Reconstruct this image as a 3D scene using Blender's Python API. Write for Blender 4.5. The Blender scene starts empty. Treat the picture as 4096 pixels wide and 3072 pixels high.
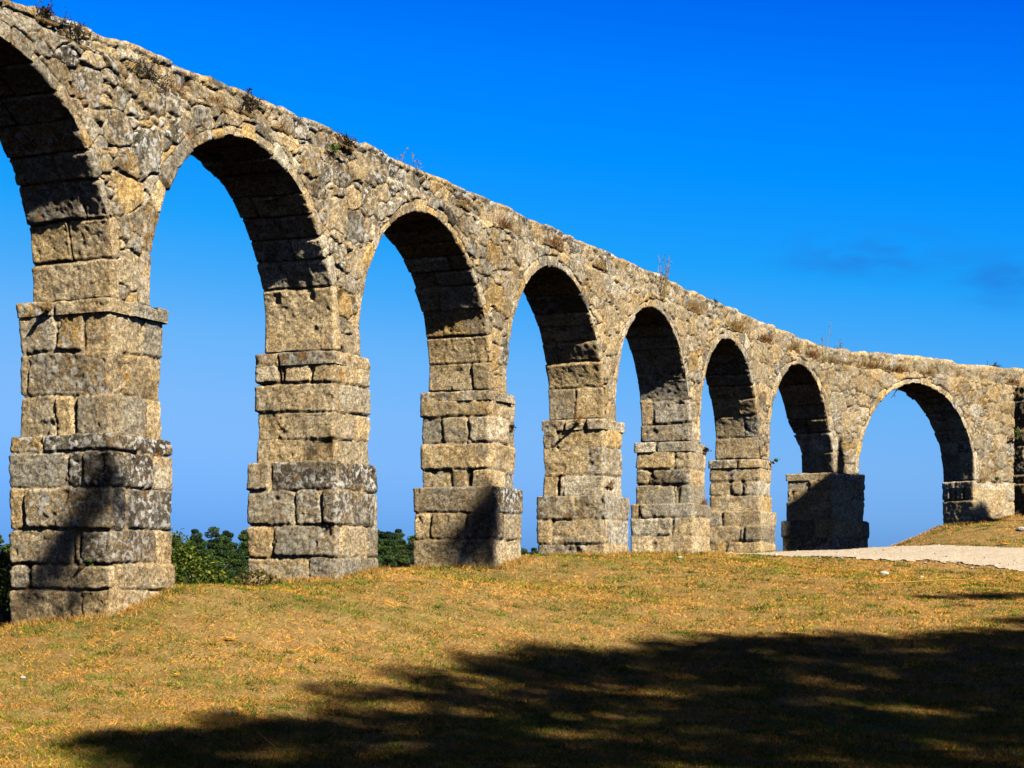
import bpy, math, random
import numpy as np
from mathutils import Vector
S=bpy.context.scene; COL=S.collection
random.seed(7); RNG=np.random.default_rng(7)
# ------------------------------------------------------------ camera, sky, sun, exposure
cam=bpy.data.cameras.new('camera'); camo=bpy.data.objects.new('camera',cam); COL.objects.link(camo)
cam.sensor_width=36; cam.lens=7554/4096*36; cam.shift_y=(2377-1536)/4096; cam.clip_start=.1; cam.clip_end=9000
camo.location=(0,0,0); camo.rotation_euler=(math.radians(90),0,0); S.camera=camo
PHI=math.radians(38); EL=math.radians(37)
SUN=np.array([math.sin(PHI)*math.cos(EL),-math.cos(PHI)*math.cos(EL),math.sin(EL)])
sl=bpy.data.lights.new('sun','SUN'); sl.energy=5.0; sl.angle=math.radians(.5); sl.color=(1,.93,.80)
so=bpy.data.objects.new('sun',sl); so.rotation_euler=Vector(SUN).to_track_quat('Z','Y').to_euler(); so.location=(30,-30,40); COL.objects.link(so)
S.view_settings.view_transform='Standard'; S.view_settings.look='None'; S.view_settings.exposure=.35; S.view_settings.gamma=1
S.render.engine='CYCLES'; S.cycles.diffuse_bounces=0; S.render.resolution_x=1024; S.render.resolution_y=768
W=bpy.data.worlds.new('World'); S.world=W; W.use_nodes=True
def world():
    nt=W.node_tree; N=nt.nodes; L=nt.links; N.clear()
    def n(t,**k):
        o=N.new(t)
        for a,b in k.items(): setattr(o,a,b)
        return o
    out=n('ShaderNodeOutputWorld'); bg=n('ShaderNodeBackground'); bg.inputs[1].default_value=.1
    sky=n('ShaderNodeTexSky'); sky.sky_type='NISHITA'; sky.sun_disc=False; sky.sun_elevation=EL; sky.sun_rotation=math.pi-PHI
    bw=n('ShaderNodeRGBToBW'); L.new(sky.outputs[0],bw.inputs[0])
    tc=n('ShaderNodeTexCoord'); sep=n('ShaderNodeSeparateXYZ'); L.new(tc.outputs['Generated'],sep.inputs[0])
    mr=n('ShaderNodeMapRange'); mr.inputs[1].default_value=-.02; mr.inputs[2].default_value=.6; ze=n('ShaderNodeMath',operation='MULTIPLY_ADD'); L.new(sep.outputs[0],ze.inputs[0]); ze.inputs[1].default_value=.10; L.new(sep.outputs[2],ze.inputs[2]); L.new(ze.outputs[0],mr.inputs[0])
    cr=n('ShaderNodeValToRGB'); L.new(mr.outputs[0],cr.inputs[0]); e=cr.color_ramp; e.elements.remove(e.elements[1])
    pts=[(-.02,.30,(.14,.36,.83)),(.02,.30,(.15,.39,.87)),(.06,.295,(.20,.46,.92)),(.085,.285,(.20,.475,.93)),(.12,.26,(.14,.455,.95)),(.15,.235,(.06,.40,.95)),(.18,.205,(.012,.345,.94)),(.23,.168,(0,.262,.95)),(.27,.148,(0,.2,.94)),(.32,.135,(0,.13,.88)),(.38,.12,(0,.016,.12)),(.6,.11,(.002,.004,.02))]
    for i,(z,k,c) in enumerate(pts):
        p=(z+.02)/.62; el=e.elements[0] if i==0 else e.elements.new(p); el.position=p; el.color=(*[v/k*.1 for v in c],1)
    # faint wisps of cloud, low to the right of the view
    def mul(a,b,op='MULTIPLY'):
        m=n('ShaderNodeMath',operation=op)
        for i,v in enumerate((a,b)):
            if isinstance(v,(int,float)): m.inputs[i].default_value=v
            else: L.new(v,m.inputs[i])
        return m.outputs[0]
    nz=n('ShaderNodeTexNoise'); nz.inputs['Scale'].default_value=1; nz.inputs['Detail'].default_value=5
    mp=n('ShaderNodeMapping'); mp.inputs['Scale'].default_value=(26,26,80); L.new(tc.outputs['Generated'],mp.inputs[0]); L.new(mp.outputs[0],nz.inputs[0])
    tot=None
    for (cx,cz,rx,rz) in ((.182,.174,.060,.017),(.262,.160,.050,.022)):
        m=n('ShaderNodeMapping'); m.inputs['Location'].default_value=(-cx/rx,0,-cz/rz); m.inputs['Scale'].default_value=(1/rx,0,1/rz); L.new(tc.outputs['Generated'],m.inputs[0])
        ln=n('ShaderNodeVectorMath',operation='LENGTH'); L.new(m.outputs[0],ln.inputs[0]); r=n('ShaderNodeMapRange'); r.inputs[1].default_value=1; r.inputs[2].default_value=.2; L.new(ln.outputs['Value'],r.inputs[0])
        tot=r.outputs[0] if tot is None else mul(tot,r.outputs[0],'ADD')
    fr=n('ShaderNodeMapRange'); fr.inputs[1].default_value=0; fr.inputs[2].default_value=.3; L.new(sep.outputs[1],fr.inputs[0])
    m1=n('ShaderNodeMapRange'); m1.inputs[1].default_value=.38; m1.inputs[2].default_value=.66; m1.inputs[3].default_value=0; m1.inputs[4].default_value=.8; L.new(nz.outputs[0],m1.inputs[0])
    mx=n('ShaderNodeMix',data_type='RGBA'); L.new(mul(mul(m1.outputs[0],tot),fr.outputs[0]),mx.inputs[0]); L.new(cr.outputs[0],mx.inputs[6]); mx.inputs[7].default_value=(.01,.09,.33,1)
    bk=n('ShaderNodeMapRange'); bk.inputs[1].default_value=-.35; bk.inputs[2].default_value=.45; bk.inputs[3].default_value=.14; bk.inputs[4].default_value=1; L.new(sep.outputs[1],bk.inputs[0])  # sky dimmed behind the camera to deepen the shade
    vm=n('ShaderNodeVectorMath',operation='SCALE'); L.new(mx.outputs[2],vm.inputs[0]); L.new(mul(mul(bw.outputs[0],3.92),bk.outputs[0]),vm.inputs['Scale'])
    # warm fill glow added low behind the camera to lighten the arch undersides
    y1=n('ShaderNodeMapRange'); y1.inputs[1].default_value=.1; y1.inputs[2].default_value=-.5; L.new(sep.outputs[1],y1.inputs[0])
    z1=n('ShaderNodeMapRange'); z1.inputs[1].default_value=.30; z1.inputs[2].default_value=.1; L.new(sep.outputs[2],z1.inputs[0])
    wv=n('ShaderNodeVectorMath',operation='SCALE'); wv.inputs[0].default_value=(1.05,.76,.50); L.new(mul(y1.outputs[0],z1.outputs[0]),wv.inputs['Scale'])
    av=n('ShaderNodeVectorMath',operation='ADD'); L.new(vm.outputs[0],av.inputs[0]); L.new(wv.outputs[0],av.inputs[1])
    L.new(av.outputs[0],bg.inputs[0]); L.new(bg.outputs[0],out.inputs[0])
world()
# ------------------------------------------------------------ numpy helpers
_T=np.random.default_rng(3).random((64,64,64)).astype(np.float32)
def vnoise(P):
    P=np.asarray(P,dtype=np.float64); I=np.floor(P).astype(int); F=(P-I).astype(np.float32); F=F*F*(3-2*F)
    a=I&63; b=(I+1)&63; x,y,z=F[...,0],F[...,1],F[...,2]
    def g(i,j,k): return _T[i,j,k]
    c00=g(a[...,0],a[...,1],a[...,2])*(1-x)+g(b[...,0],a[...,1],a[...,2])*x
    c10=g(a[...,0],b[...,1],a[...,2])*(1-x)+g(b[...,0],b[...,1],a[...,2])*x
    c01=g(a[...,0],a[...,1],b[...,2])*(1-x)+g(b[...,0],a[...,1],b[...,2])*x
    c11=g(a[...,0],b[...,1],b[...,2])*(1-x)+g(b[...,0],b[...,1],b[...,2])*x
    return (c00*(1-y)+c10*y)*(1-z)+(c01*(1-y)+c11*y)*z
def fbm(P,sc,o=3,seed=0):
    P=np.asarray(P)*sc+seed*7.31; r=0;a=.5;t=0
    for i in range(o): r=r+a*vnoise(P+i*11.7); t+=a; a*=.55; P=P*2.03
    return (r/t-.5)*2
def ss(a,b,x):
    t=np.clip((x-a)/(b-a),0,1); return t*t*(3-2*t)
def P3(x,y,z=0.): 
    x,y,z=np.broadcast_arrays(x,y,z); return np.stack([x,y,z],-1).astype(float)
def mesh(name,V,F,mat=None,parent=None,tone=None,wx=None,smooth=True,loc=None):
    """V (n,3), F (m,k) int arrays or list of such; one mesh object"""
    V=np.asarray(V,dtype=np.float32).reshape(-1,3); Fs=F if isinstance(F,list) else [F]
    if loc is not None: V=V-np.array(loc,dtype=np.float32)
    m=bpy.data.meshes.new(name); m.vertices.add(len(V)); m.vertices.foreach_set('co',V.ravel())
    idx=np.concatenate([f.ravel() for f in Fs]); tot=np.concatenate([np.full(len(f),f.shape[1]) for f in Fs])
    st=np.concatenate([[0],np.cumsum(tot)[:-1]])
    m.loops.add(len(idx)); m.loops.foreach_set('vertex_index',idx.astype(np.int32))
    m.polygons.add(len(tot)); m.polygons.foreach_set('loop_start',st.astype(np.int32)); m.polygons.foreach_set('loop_total',tot.astype(np.int32))
    m.polygons.foreach_set('use_smooth',np.full(len(tot),bool(smooth)))
    m.update(calc_edges=True)
    if tone is not None:
        a=m.color_attributes.new('tone','FLOAT_COLOR','POINT'); c=np.ones((len(V),4),dtype=np.float32); c[:,:3]=np.asarray(tone).reshape(-1,3); 
        if wx is not None: c[:,3]=np.asarray(wx).ravel()
        a.data.foreach_set('color',c.ravel())
    if mat: m.materials.append(mat)
    o=bpy.data.objects.new(name,m); COL.objects.link(o)
    if parent: o.parent=parent
    return o
def gridF(nu,nv,closed=False,mask=None):
    i=np.arange(nu if closed else nu-1); j=np.arange(nv-1); I,J=np.meshgrid(i,j,indexing='ij'); I2=(I+1)%nu
    F=np.stack([I*nv+J,I2*nv+J,I2*nv+J+1,I*nv+J+1],-1).reshape(-1,4)
    if mask is not None:
        k=mask.ravel(); F=F[k[F].all(1)]
    return F
def compact(V,F,*A):
    u,inv=np.unique(F.ravel(),return_inverse=True)
    return (V[u],inv.reshape(F.shape))+tuple(a[u] for a in A)
def tag(o,label=None,cat=None,group=None,kind=None):
    if label: o['label']=label
    if cat: o['category']=cat
    if group: o['group']=group
    if kind: o['kind']=kind
    return o
def empty(name,loc,rz=0):
    o=bpy.data.objects.new(name,None); o.location=loc; o.rotation_euler=(0,0,rz); o.empty_display_size=.3; COL.objects.link(o); return o
# ------------------------------------------------------------ materials
def mat(name,build,rough=.9,spec=.2):
    m=bpy.data.materials.new(name); m.use_nodes=True; nt=m.node_tree; N=nt.nodes; L=nt.links; b=N['Principled BSDF']
    b.inputs['Roughness'].default_value=rough; b.inputs['Specular IOR Level'].default_value=spec
    class H: pass
    h=H(); h.N=N; h.L=L; h.b=b
    geo=N.new('ShaderNodeNewGeometry'); h.pos=geo.outputs['Position']
    def noise(sc,det=4,ro=.6,vec=None,dist=0):
        n=N.new('ShaderNodeTexNoise'); n.inputs['Scale'].default_value=sc; n.inputs['Detail'].default_value=det; n.inputs['Roughness'].default_value=ro; n.inputs['Distortion'].default_value=dist
        L.new(vec or h.pos,n.inputs['Vector']); return n.outputs[0]
    def rng(v,a,b_,c=0,d=1):
        n=N.new('ShaderNodeMapRange'); L.new(v,n.inputs[0])
        for i,x in enumerate((a,b_,c,d)): n.inputs[i+1].default_value=x
        return n.outputs[0]
    def mix(f,a,b_,mode='MIX'):
        n=N.new('ShaderNodeMix'); n.data_type='RGBA'; n.blend_type=mode
        for s,v in ((0,f),(6,a),(7,b_)):
            if isinstance(v,(int,float)): n.inputs[s].default_value=v
            elif isinstance(v,tuple): n.inputs[s].default_value=(*v,1)
            else: L.new(v,n.inputs[s])
        return n.outputs[2]
    def math_(op,a,b_=0):
        n=N.new('ShaderNodeMath'); n.operation=op
        for i,v in enumerate((a,b_)):
            if isinstance(v,(int,float)): n.inputs[i].default_value=v
            else: L.new(v,n.inputs[i])
        return n.outputs[0]
    def attr(nm='tone'):
        n=N.new('ShaderNodeAttribute'); n.attribute_name=nm; return n
    def bump(v,st,dist,prev=None):
        n=N.new('ShaderNodeBump'); n.inputs['Strength'].default_value=st; n.inputs['Distance'].default_value=dist; L.new(v,n.inputs['Height'])
        if prev: L.new(prev,n.inputs['Normal'])
        return n.outputs[0]
    h.noise,h.rng,h.mix,h.math,h.attr,h.bump=noise,rng,mix,math_,attr,bump
    build(h); return m
def _stone(h):
    a=h.attr(); c=a.outputs['Color']; wx=a.outputs['Alpha']
    # broad warm / cool drift of the granite
    c=h.mix(h.rng(h.noise(1.7,3),.42,.62,0,.45),c,(.46,.28,.09),'MIX')
    c=h.mix(h.rng(h.noise(3.4,4,.6),.52,.66,0,.55),c,(.50,.47,.40),'MIX')
    # black crust
    st=h.math('MULTIPLY',h.rng(h.noise(2.6,8,.72,dist=.6),.40,.58),wx)
    c=h.mix(h.rng(st,.0,1,0,.9),c,(.050,.046,.040))
    # mottling, grain, crystals
    g0=h.noise(9,6,.72); c=h.mix(1.0,c,h.mix(h.rng(g0,.38,.60),(.62,.59,.55),(1.20,1.19,1.16)),'MULTIPLY')
    g=h.noise(27,5,.75); c=h.mix(1.0,c,h.mix(h.rng(g,.38,.60),(.44,.41,.36),(1.46,1.45,1.42)),'MULTIPLY')
    g2=h.noise(75,3,.7); c=h.mix(1.0,c,h.mix(h.rng(g2,.36,.62),(.56,.55,.54),(1.46,1.46,1.44)),'MULTIPLY')
    # white and orange lichen
    li=h.math('MULTIPLY',h.rng(h.noise(12,7,.68,dist=.3),.525,.55),h.rng(h.noise(.9,3),.36,.54))
    li=h.math('MULTIPLY',li,h.rng(wx,.2,.75,.10,1))
    c=h.mix(h.math('MULTIPLY',li,.92),c,(.74,.72,.66))
    ol=h.math('MULTIPLY',h.rng(h.noise(5,6,.65),.60,.66),h.rng(h.noise(.6,2),.45,.6,0,.85))
    c=h.mix(ol,c,(.42,.17,.02))
    h.L.new(c,h.b.inputs['Base Color'])
    b1=h.bump(g0,.3,.03); b1=h.bump(g,.7,.03,b1); b1=h.bump(g2,.6,.014,b1); h.L.new(b1,h.b.inputs['Normal'])
STONE=mat('weathered_granite',_stone,.95,.1)
def _soil(h):
    c=h.mix(h.rng(h.noise(3,5),.35,.65),(.46,.27,.09),(.68,.44,.17)); c=h.mix(h.rng(h.noise(30,4),.35,.65),h.mix(1.,c,(.6,.6,.6),'MULTIPLY'),c)
    c=h.mix(h.rng(h.noise(.5,5),.52,.66,0,.6),c,(.16,.17,.035))
    h.L.new(c,h.b.inputs['Base Color']); h.L.new(h.bump(h.noise(22,5),.9,.06),h.b.inputs['Normal'])
SOIL=mat('dry_soil',_soil)
def _far(h):
    c=h.mix(h.rng(h.noise(.02,5),.4,.6),(.03,.05,.015),(.09,.09,.03)); h.L.new(c,h.b.inputs['Base Color'])
def _gravel(h):
    c=h.mix(h.rng(h.noise(7,5,.7),.3,.7),(.80,.62,.43),(1.0,.87,.68)); c=h.mix(h.rng(h.noise(38,4,.7),.40,.52),h.mix(1.,c,(.48,.45,.42),'MULTIPLY'),c)
    h.L.new(c,h.b.inputs['Base Color']); h.L.new(h.bump(h.noise(40,4),.8,.03),h.b.inputs['Normal'])
GRAVEL=mat('pale_gravel',_gravel)
def _leaf(h):
    c=h.attr().outputs['Color']; h.L.new(c,h.b.inputs['Base Color'])
    t=h.N.new('ShaderNodeBsdfTranslucent'); h.L.new(c,t.inputs[0]); m=h.N.new('ShaderNodeMixShader'); m.inputs[0].default_value=.25
    h.L.new(h.b.outputs[0],m.inputs[1]); h.L.new(t.outputs[0],m.inputs[2]); h.L.new(m.outputs[0],h.N['Material Output'].inputs[0])
LEAF=mat('leaf',_leaf,.6,.25)
STRAW=mat('straw',lambda h:h.L.new(h.attr().outputs['Color'],h.b.inputs['Base Color']),.8,.15)
def _bark(h):
    c=h.mix(h.rng(h.noise(6,5),.35,.65),(.07,.05,.035),(.19,.14,.10)); h.L.new(c,h.b.inputs['Base Color']); h.L.new(h.bump(h.noise(14,4),.8,.05),h.b.inputs['Normal'])
BARK=mat('bark',_bark)
def _pale(h):
    c=h.mix(h.rng(h.noise(20,4),.35,.65),(.62,.55,.45),(.85,.80,.70)); h.L.new(c,h.b.inputs['Base Color']); h.L.new(h.bump(h.noise(40,3),.5,.01),h.b.inputs['Normal'])
PALE=mat('pale_stone',_pale)
def _orange(h):
    c=h.mix(h.rng(h.noise(30,3),.35,.65),(.75,.22,.01),(.85,.42,.03)); h.L.new(c,h.b.inputs['Base Color'])
ORANGE=mat('orange_leaf',_orange,.6,.3)
# ------------------------------------------------------------ plan of the aqueduct: x right, y away from the camera
def dv(th): return np.array([math.sin(th),math.cos(th)])
TC=[-11.,-5.5,0,5.5,11,16.5,22,27.5,33.27,39.77,55.]           # t of each pier's front left corner (two off frame first)
C1=np.array([-4.83,22.63]); dA=dv(.415); dA2=dv(.485); dB=dv(.876)
C6=C1+dA*27.5; C7=C6+dA2*5.77
def line(t):
    t=np.asarray(t,float)[...,None]
    return np.where(t<27.5,C1+dA*t,np.where(t<33.27,C6+dA2*(t-27.5),C7+dB*(t-33.27)))
def ang(t):
    t=np.asarray(t,float); return .415+.07*ss(27.2,27.8,t)+.391*ss(33.1,33.44,t)
def q_of(t):
    a=ang(t); return np.stack([-np.cos(a),np.sin(a)],-1)
def M(t,dep,z):
    t,dep,z=np.broadcast_arrays(np.asarray(t,float),dep,z)
    p=line(t)+q_of(t)*dep[...,None]; return np.concatenate([p,z[...,None]],-1)
qA=np.array([-dA[1],dA[0]]); qB=np.array([-dB[1],dB[0]])
# ------------------------------------------------------------ terrain
CP=[(-30,-10,-1.7),(0,-10,-1.5),(30,-10,-1.5),(0,3,-1.5),(-5,10,-1.6),(5,10,-1.5),(-4.5,15.5,-1.5),(0,15.8,-1.45),(4.5,15.8,-1.47),(12,12,-1.5),(-12,14,-1.9),
 (-6.1,23.1,-.42),(-4.8,22.6,-.26),(-3.9,23.7,.05),(-9,20,-1.05),(-14,22,-2.2),(-3.6,26.3,.07),(-3.85,28.4,.14),(-2.0,28.7,.37),(-1.6,33.2,.46),(0,33.8,.63),(.8,38.3,.74),(2.2,38.7,.79),
 (2.9,43.4,.90),(4.4,43.8,.93),(5.0,48.3,1.02),(6.6,48.7,1.05),(8.0,53.4,1.0),(10.4,53.6,1.02),(-2.2,22.5,-.62),(0,25,-.5),(0,31,.17),(3.5,31,.1),(3.5,38,.74),(7,36,.32),(7.0,39.8,.50),
 (8.6,45,.86),(9.1,48,1.12),(6.2,45.5,.93),(6.6,46.9,1.01),(11.4,42,.48),(14.0,51.5,1.26),(11.5,50,1.24),(10,49.6,1.19),(13.0,57.8,2.02),(14.2,57.2,2.18),(15.8,58.6,2.40),(12.4,54,1.5),(12.1,56,1.62),(11.4,56,1.42),(11.3,59,1.2),(14,61,1.9),(18,63,2.2),(18,57,2.4),
 (11,30,-.1),(8,24,-.75),(14,38,.2),(20,40,.4),(24,50,1.2),(17,50,1.3),(30,30,0),(-20,40,-2),(-9,33,-.6)]
CP=np.array(CP)
def _tps():
    n=len(CP); X=CP[:,:2]; D=np.linalg.norm(X[:,None]-X[None],axis=-1); K=D**2*np.log(D+1e-9); K+=np.eye(n)*.02
    A=np.zeros((n+3,n+3)); A[:n,:n]=K; A[:n,n]=1; A[:n,n+1:]=X; A[n:,:n]=A[:n,n:].T
    return np.linalg.solve(A,np.concatenate([CP[:,2],np.zeros(3)]))
_W=_tps()
def ground(x,y,detail=True):
    x,y=np.broadcast_arrays(np.asarray(x,float),np.asarray(y,float)); sh=x.shape; x=x.ravel(); y=y.ravel(); z=np.zeros(len(x))
    for s in range(0,len(x),50000):
        X=np.stack([x[s:s+50000],y[s:s+50000]],1); D=np.linalg.norm(X[:,None]-CP[None,:,:2],axis=-1)
        z[s:s+50000]=(D**2*np.log(D+1e-9))@_W[:-3]+_W[-3]+X@_W[-2:]
    p=np.stack([x,y],1); b=np.maximum((p-C1)@qA,(p-C7)@qB)
    r=np.hypot(x-2,y-32); z=np.clip(z,-3,3.2); z=z*(1-ss(32,60,r))+(-1.6)*ss(32,60,r)
    w=ss(1.9,26,b); z=z*(1-w)-9*w+ss(2.0,5,b)*-.35
    far=ss(60,300,r); z=z+far*(fbm(P3(x,y),.006,3)*2.5)
    if detail: z=z+fbm(P3(x,y),1.1,3,2)*.035+fbm(P3(x,y),.35,2,5)*.04*(1-ss(1,3,b))
    return z.reshape(sh)
# ------------------------------------------------------------ the lie of the land: one sheet to the horizon
def build_ground():
    def axis(lo,hi,step,far):
        a=np.arange(lo,hi+step/2,step); k=[]; d=step; x=hi
        while x<far: d*=1.22; x+=d; k.append(x)
        j=[]; d=step; x=lo
        while x>-far: d*=1.22; x-=d; j.append(x)
        return np.concatenate([j[::-1],a,k])
    xs=axis(-9,20,.11,4000); ys=axis(12,62,.11,4000)
    X,Y=np.meshgrid(xs,ys,indexing='ij'); Z=ground(X,Y)
    near=ss(70,40,np.hypot(X,Y-30)); Z=Z+near*(fbm(P3(X,Y),7,3,9)*.02)
    o=mesh('ground',P3(X,Y,Z),gridF(len(xs),len(ys)),SOIL); tag(o,kind='structure')
build_ground()
PN=[(2.4,46.0),(4.6,45.8),(6.2,44.8),(7.2,44.5),(8.4,44.3),(9.5,44.0),(10.4,43.4),(11.4,42.6),(12.5,41.5),(14.5,39.5),(19,36)]   # near edge
PF=[(2.4,46.3),(4.6,46.6),(6.2,47.3),(7.4,49.0),(8.6,50.4),(10.1,50.6),(11.4,50.8),(13.0,51.0),(15,50.8),(18,50),(24,48)]   # far edge
def path_mask(x,y):
    def yy(P): return np.interp(x,[p[0] for p in P],[p[1] for p in P])
    w=fbm(P3(x,y),1.3,3,4)*.6+fbm(P3(x,y),6,3,6)*.45
    return np.minimum(y-yy(PN),yy(PF)-y)+w
def build_path():
    xs=np.arange(2,22,.07); ys=np.arange(35,53,.07); X,Y=np.meshgrid(xs,ys,indexing='ij'); m=path_mask(X,Y)
    Z=ground(X,Y)+fbm(P3(X,Y),7,3,9)*.02+.012+fbm(P3(X,Y),16,2,9)*.014+np.clip(m*.1,-.03,.03)
    F=gridF(len(xs),len(ys),mask=m>0); V,F=compact(P3(X,Y,Z).reshape(-1,3),F)
    tag(mesh('path',V,F,GRAVEL),kind='structure')
build_path()
# ------------------------------------------------------------ masonry
PAL=np.array([(.48,.38,.24),(.43,.335,.20),(.50,.41,.28),(.37,.31,.22),(.27,.25,.21),(.44,.31,.14),(.21,.20,.175),(.47,.43,.36)])*.93
MORT=np.array((.66,.51,.31))
def stone_tone(rng,n,warm=0.):
    k=rng.choice(len(PAL),n,p=[.19,.14,.12,.14,.12,.08,.08,.13]); return PAL[k]*rng.uniform(.85,1.3,(n,1))*np.array((1.66,1.62,1.50))
def rect_h(d,e=.05,dep=.045):
    return -dep*(1-ss(-.004,e,d)**.6)
ROOT=(-4.8,23.5,-.1)
AQ=empty('aqueduct',ROOT); tag(AQ,'long ruined granite aqueduct of tall round arches on stepped square piers, crossing the dry grass','aqueduct')
RT=np.array(ROOT)
def part(name,V,F,tone,wx,parent,origin):
    """a mesh part whose own origin sits at origin (world), parented"""
    o=mesh(name,V,F,STONE,None,tone,wx,True,origin)
    if parent is AQ: o.parent=AQ; o.location=np.array(origin)-RT
    else: o.parent=parent; o.location=np.array(origin)-(RT+np.array(parent.location)) 
    return o
def offset_poly(P,e):
    P=np.array(P); n=len(P); out=[]
    for i in range(n):
        a,b,c=P[i-1],P[i],P[(i+1)%n]; d1=(b-a)/np.linalg.norm(b-a); d2=(c-b)/np.linalg.norm(c-b)
        n1=np.array([d1[1],-d1[0]]); n2=np.array([d2[1],-d2[0]])
        m=(n1+n2); m=m/np.dot(m,n1); out.append(b+m*e)
    return np.array(out)
def stage(name,poly,z0,courses,joints,g,seed,parent,origin,dark=None,wbase=.25,tilt=0):
    """courses: heights of the course tops, highest first, down to z0; poly order: back-left, front-left C, front-right, back-right (faces: left, front, right, back)"""
    rng=np.random.default_rng(seed)
    poly=np.array(poly); n=4; seg=[np.linalg.norm(poly[(i+1)%4]-poly[i]) for i in range(4)]; cum=np.concatenate([[0],np.cumsum(seg)]); Lp=cum[-1]
    zt=courses[0]; nu=int(Lp/g); u=np.arange(nu)*Lp/nu; nv=int((zt-z0)/g)+1; v=np.linspace(z0,zt-.015,nv)
    # position on the polygon and outward normal
    k=np.clip(np.searchsorted(cum,u,side='right')-1,0,3); f=(u-cum[k])/np.array(seg)[k]
    pos=poly[k]*(1-f[:,None])+poly[(k+1)%4]*f[:,None]
    d=np.array([(poly[(i+1)%4]-poly[i])/seg[i] for i in range(4)]); nrm=np.stack([d[:,1],-d[:,0]],1)
    N=nrm[k].copy(); rr=.06; de=u-cum[k]; df=cum[k+1]-u
    w=.5*np.clip(1-de/rr,0,1)[:,None]; N=N*(1-w)+nrm[(k-1)%4]*w
    w=.5*np.clip(1-df/rr,0,1)[:,None]; N=N*(1-w)+nrm[(k+1)%4]*w
    N/=np.linalg.norm(N,axis=1,keepdims=True)
    cr=-.022*(np.clip(1-np.minimum(de,df)/.05,0,1)**2)
    U,V=np.meshgrid(u,v,indexing='ij'); PW=np.concatenate([np.repeat(pos[:,None],nv,1),V[...,None]],-1)
    sd=seed*1.7
    Uw=U+fbm(PW,2.2,3,sd)*.045+fbm(PW,9,2,sd+3)*.012; Vw=V+fbm(PW,1.6,3,sd+9)*.035+fbm(PW,8,2,sd+5)*.012
    cs=list(courses)+[z0-.5]; h=np.full(U.shape,-.05); T=np.tile(MORT,U.shape+(1,)); WX=np.full(U.shape,.12)
    gap=.011
    for i in range(len(cs)-1):
        hi,lo=cs[i],cs[i+1]
        js=joints[i] if joints and i<len(joints) and joints[i] is not None else None
        if js is None:
            tall=hi-lo
            js=[]
            for fc in (0,1):
                L_=seg[fc]; nb=max(1,int(round(L_/(tall*rng.uniform(1.2,2.3)))))
                if nb==1: js.append(fc+rng.uniform(.3,.75) if rng.random()<(.75 if fc==0 else .6) else None)
                else:
                    ps=np.sort(rng.uniform(.15,.88,nb-1)); js+= [fc+p for p in ps]
            js=[j for j in js if j is not None]
        js=sorted(js)+sorted([2+rng.uniform(.3,.7),3+rng.uniform(.2,.45),3+rng.uniform(.6,.9)])
        ju=[cum[int(j)]+(j-int(j))*seg[int(j)] for j in js]
        sel=(Vw<=hi+.0)&(Vw>lo)
        for a in range(len(ju)):
            ua,ub=ju[a-1],ju[a]; 
            if ub<=ua: ub+=Lp
            UU=np.where(Uw<ua,Uw+Lp,Uw); s=sel&(UU<ub)
            uu=UU[s]; vv=Vw[s]; ga,gb=rng.uniform(.004,.024,2); gt,gb_=rng.uniform(.002,.014,2)
            jt=rng.uniform(-.05,.05); slant=(vv-(hi+lo)/2)*jt*2
            px=(ub-ua)/2-np.abs(uu-slant-(ua+ub)/2)-ga; pz=np.minimum((hi if i else hi+.03)-gt-vv,vv-lo-gb_)
            r=rng.uniform(.04,.09); qx=np.maximum(r-px,0); qz=np.maximum(r-pz,0); dd=np.where((px<r)&(pz<r),r-np.hypot(qx,qz),np.minimum(px,pz))
            off=rng.normal(0,.012)+(uu-(ua+ub)/2)*rng.normal(0,.02)+(vv-(hi+lo)/2)*rng.normal(0,.04); h[s]=rect_h(dd,rng.uniform(.010,.028),rng.uniform(.035,.06))+off*ss(0,.03,dd)
            tn=stone_tone(rng,1)[0]; m=ss(-.008,.012,dd)[:,None]; T[s]=MORT*(1-m)+tn*m
            wv=np.clip(rng.normal(wbase,.22),0.02,.8)
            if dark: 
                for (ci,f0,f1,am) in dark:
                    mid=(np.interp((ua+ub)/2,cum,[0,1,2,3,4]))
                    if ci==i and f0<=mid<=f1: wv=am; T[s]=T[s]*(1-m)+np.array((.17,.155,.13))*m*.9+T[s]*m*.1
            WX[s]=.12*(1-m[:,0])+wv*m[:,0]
            # a small chink stone plugged into some of the joints
            if rng.random()<.55 and (ub-ua)>.3:
                cu=ua+rng.uniform(.0,.03); cv=rng.uniform(lo,hi); R1,R2=rng.uniform(.03,.07),rng.uniform(.04,.10)
                e=1-np.sqrt(((uu-cu)/R1)**2+((vv-cv)/R2)**2); hh=h[s]; k2=e>0; hh[k2]=-.04+.045*np.sqrt(e[k2]); h[s]=hh
    mo=ss(-.2,.5,fbm(PW,2.5,2,sd+20)); h=np.where(h<-.028,h*(.55+.65*mo),h)
    face=fbm(PW,5,3,sd+1)*.014+fbm(PW,15,3,sd+2)*.015+fbm(PW,2,2,sd+7)*.012-ss(.1,.5,fbm(PW,24,2,sd+12))*.010
    # knocked-off corners and flakes
    flake=ss(.36,.46,fbm(PW,3.1,3,sd+31))*.024
    H=h+face-flake+cr[:,None]
    XYZ=PW.copy(); XYZ[...,:2]+=N[:,None,:]*H[...,None]
    dk=ss(-.034,-.052,h)[...,None]; T=T*(1-dk)+np.array((.075,.05,.028))*dk
    # top ledge rows
    cen=poly.mean(0); rows=[]; base=XYZ[:,-1,:]
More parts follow.
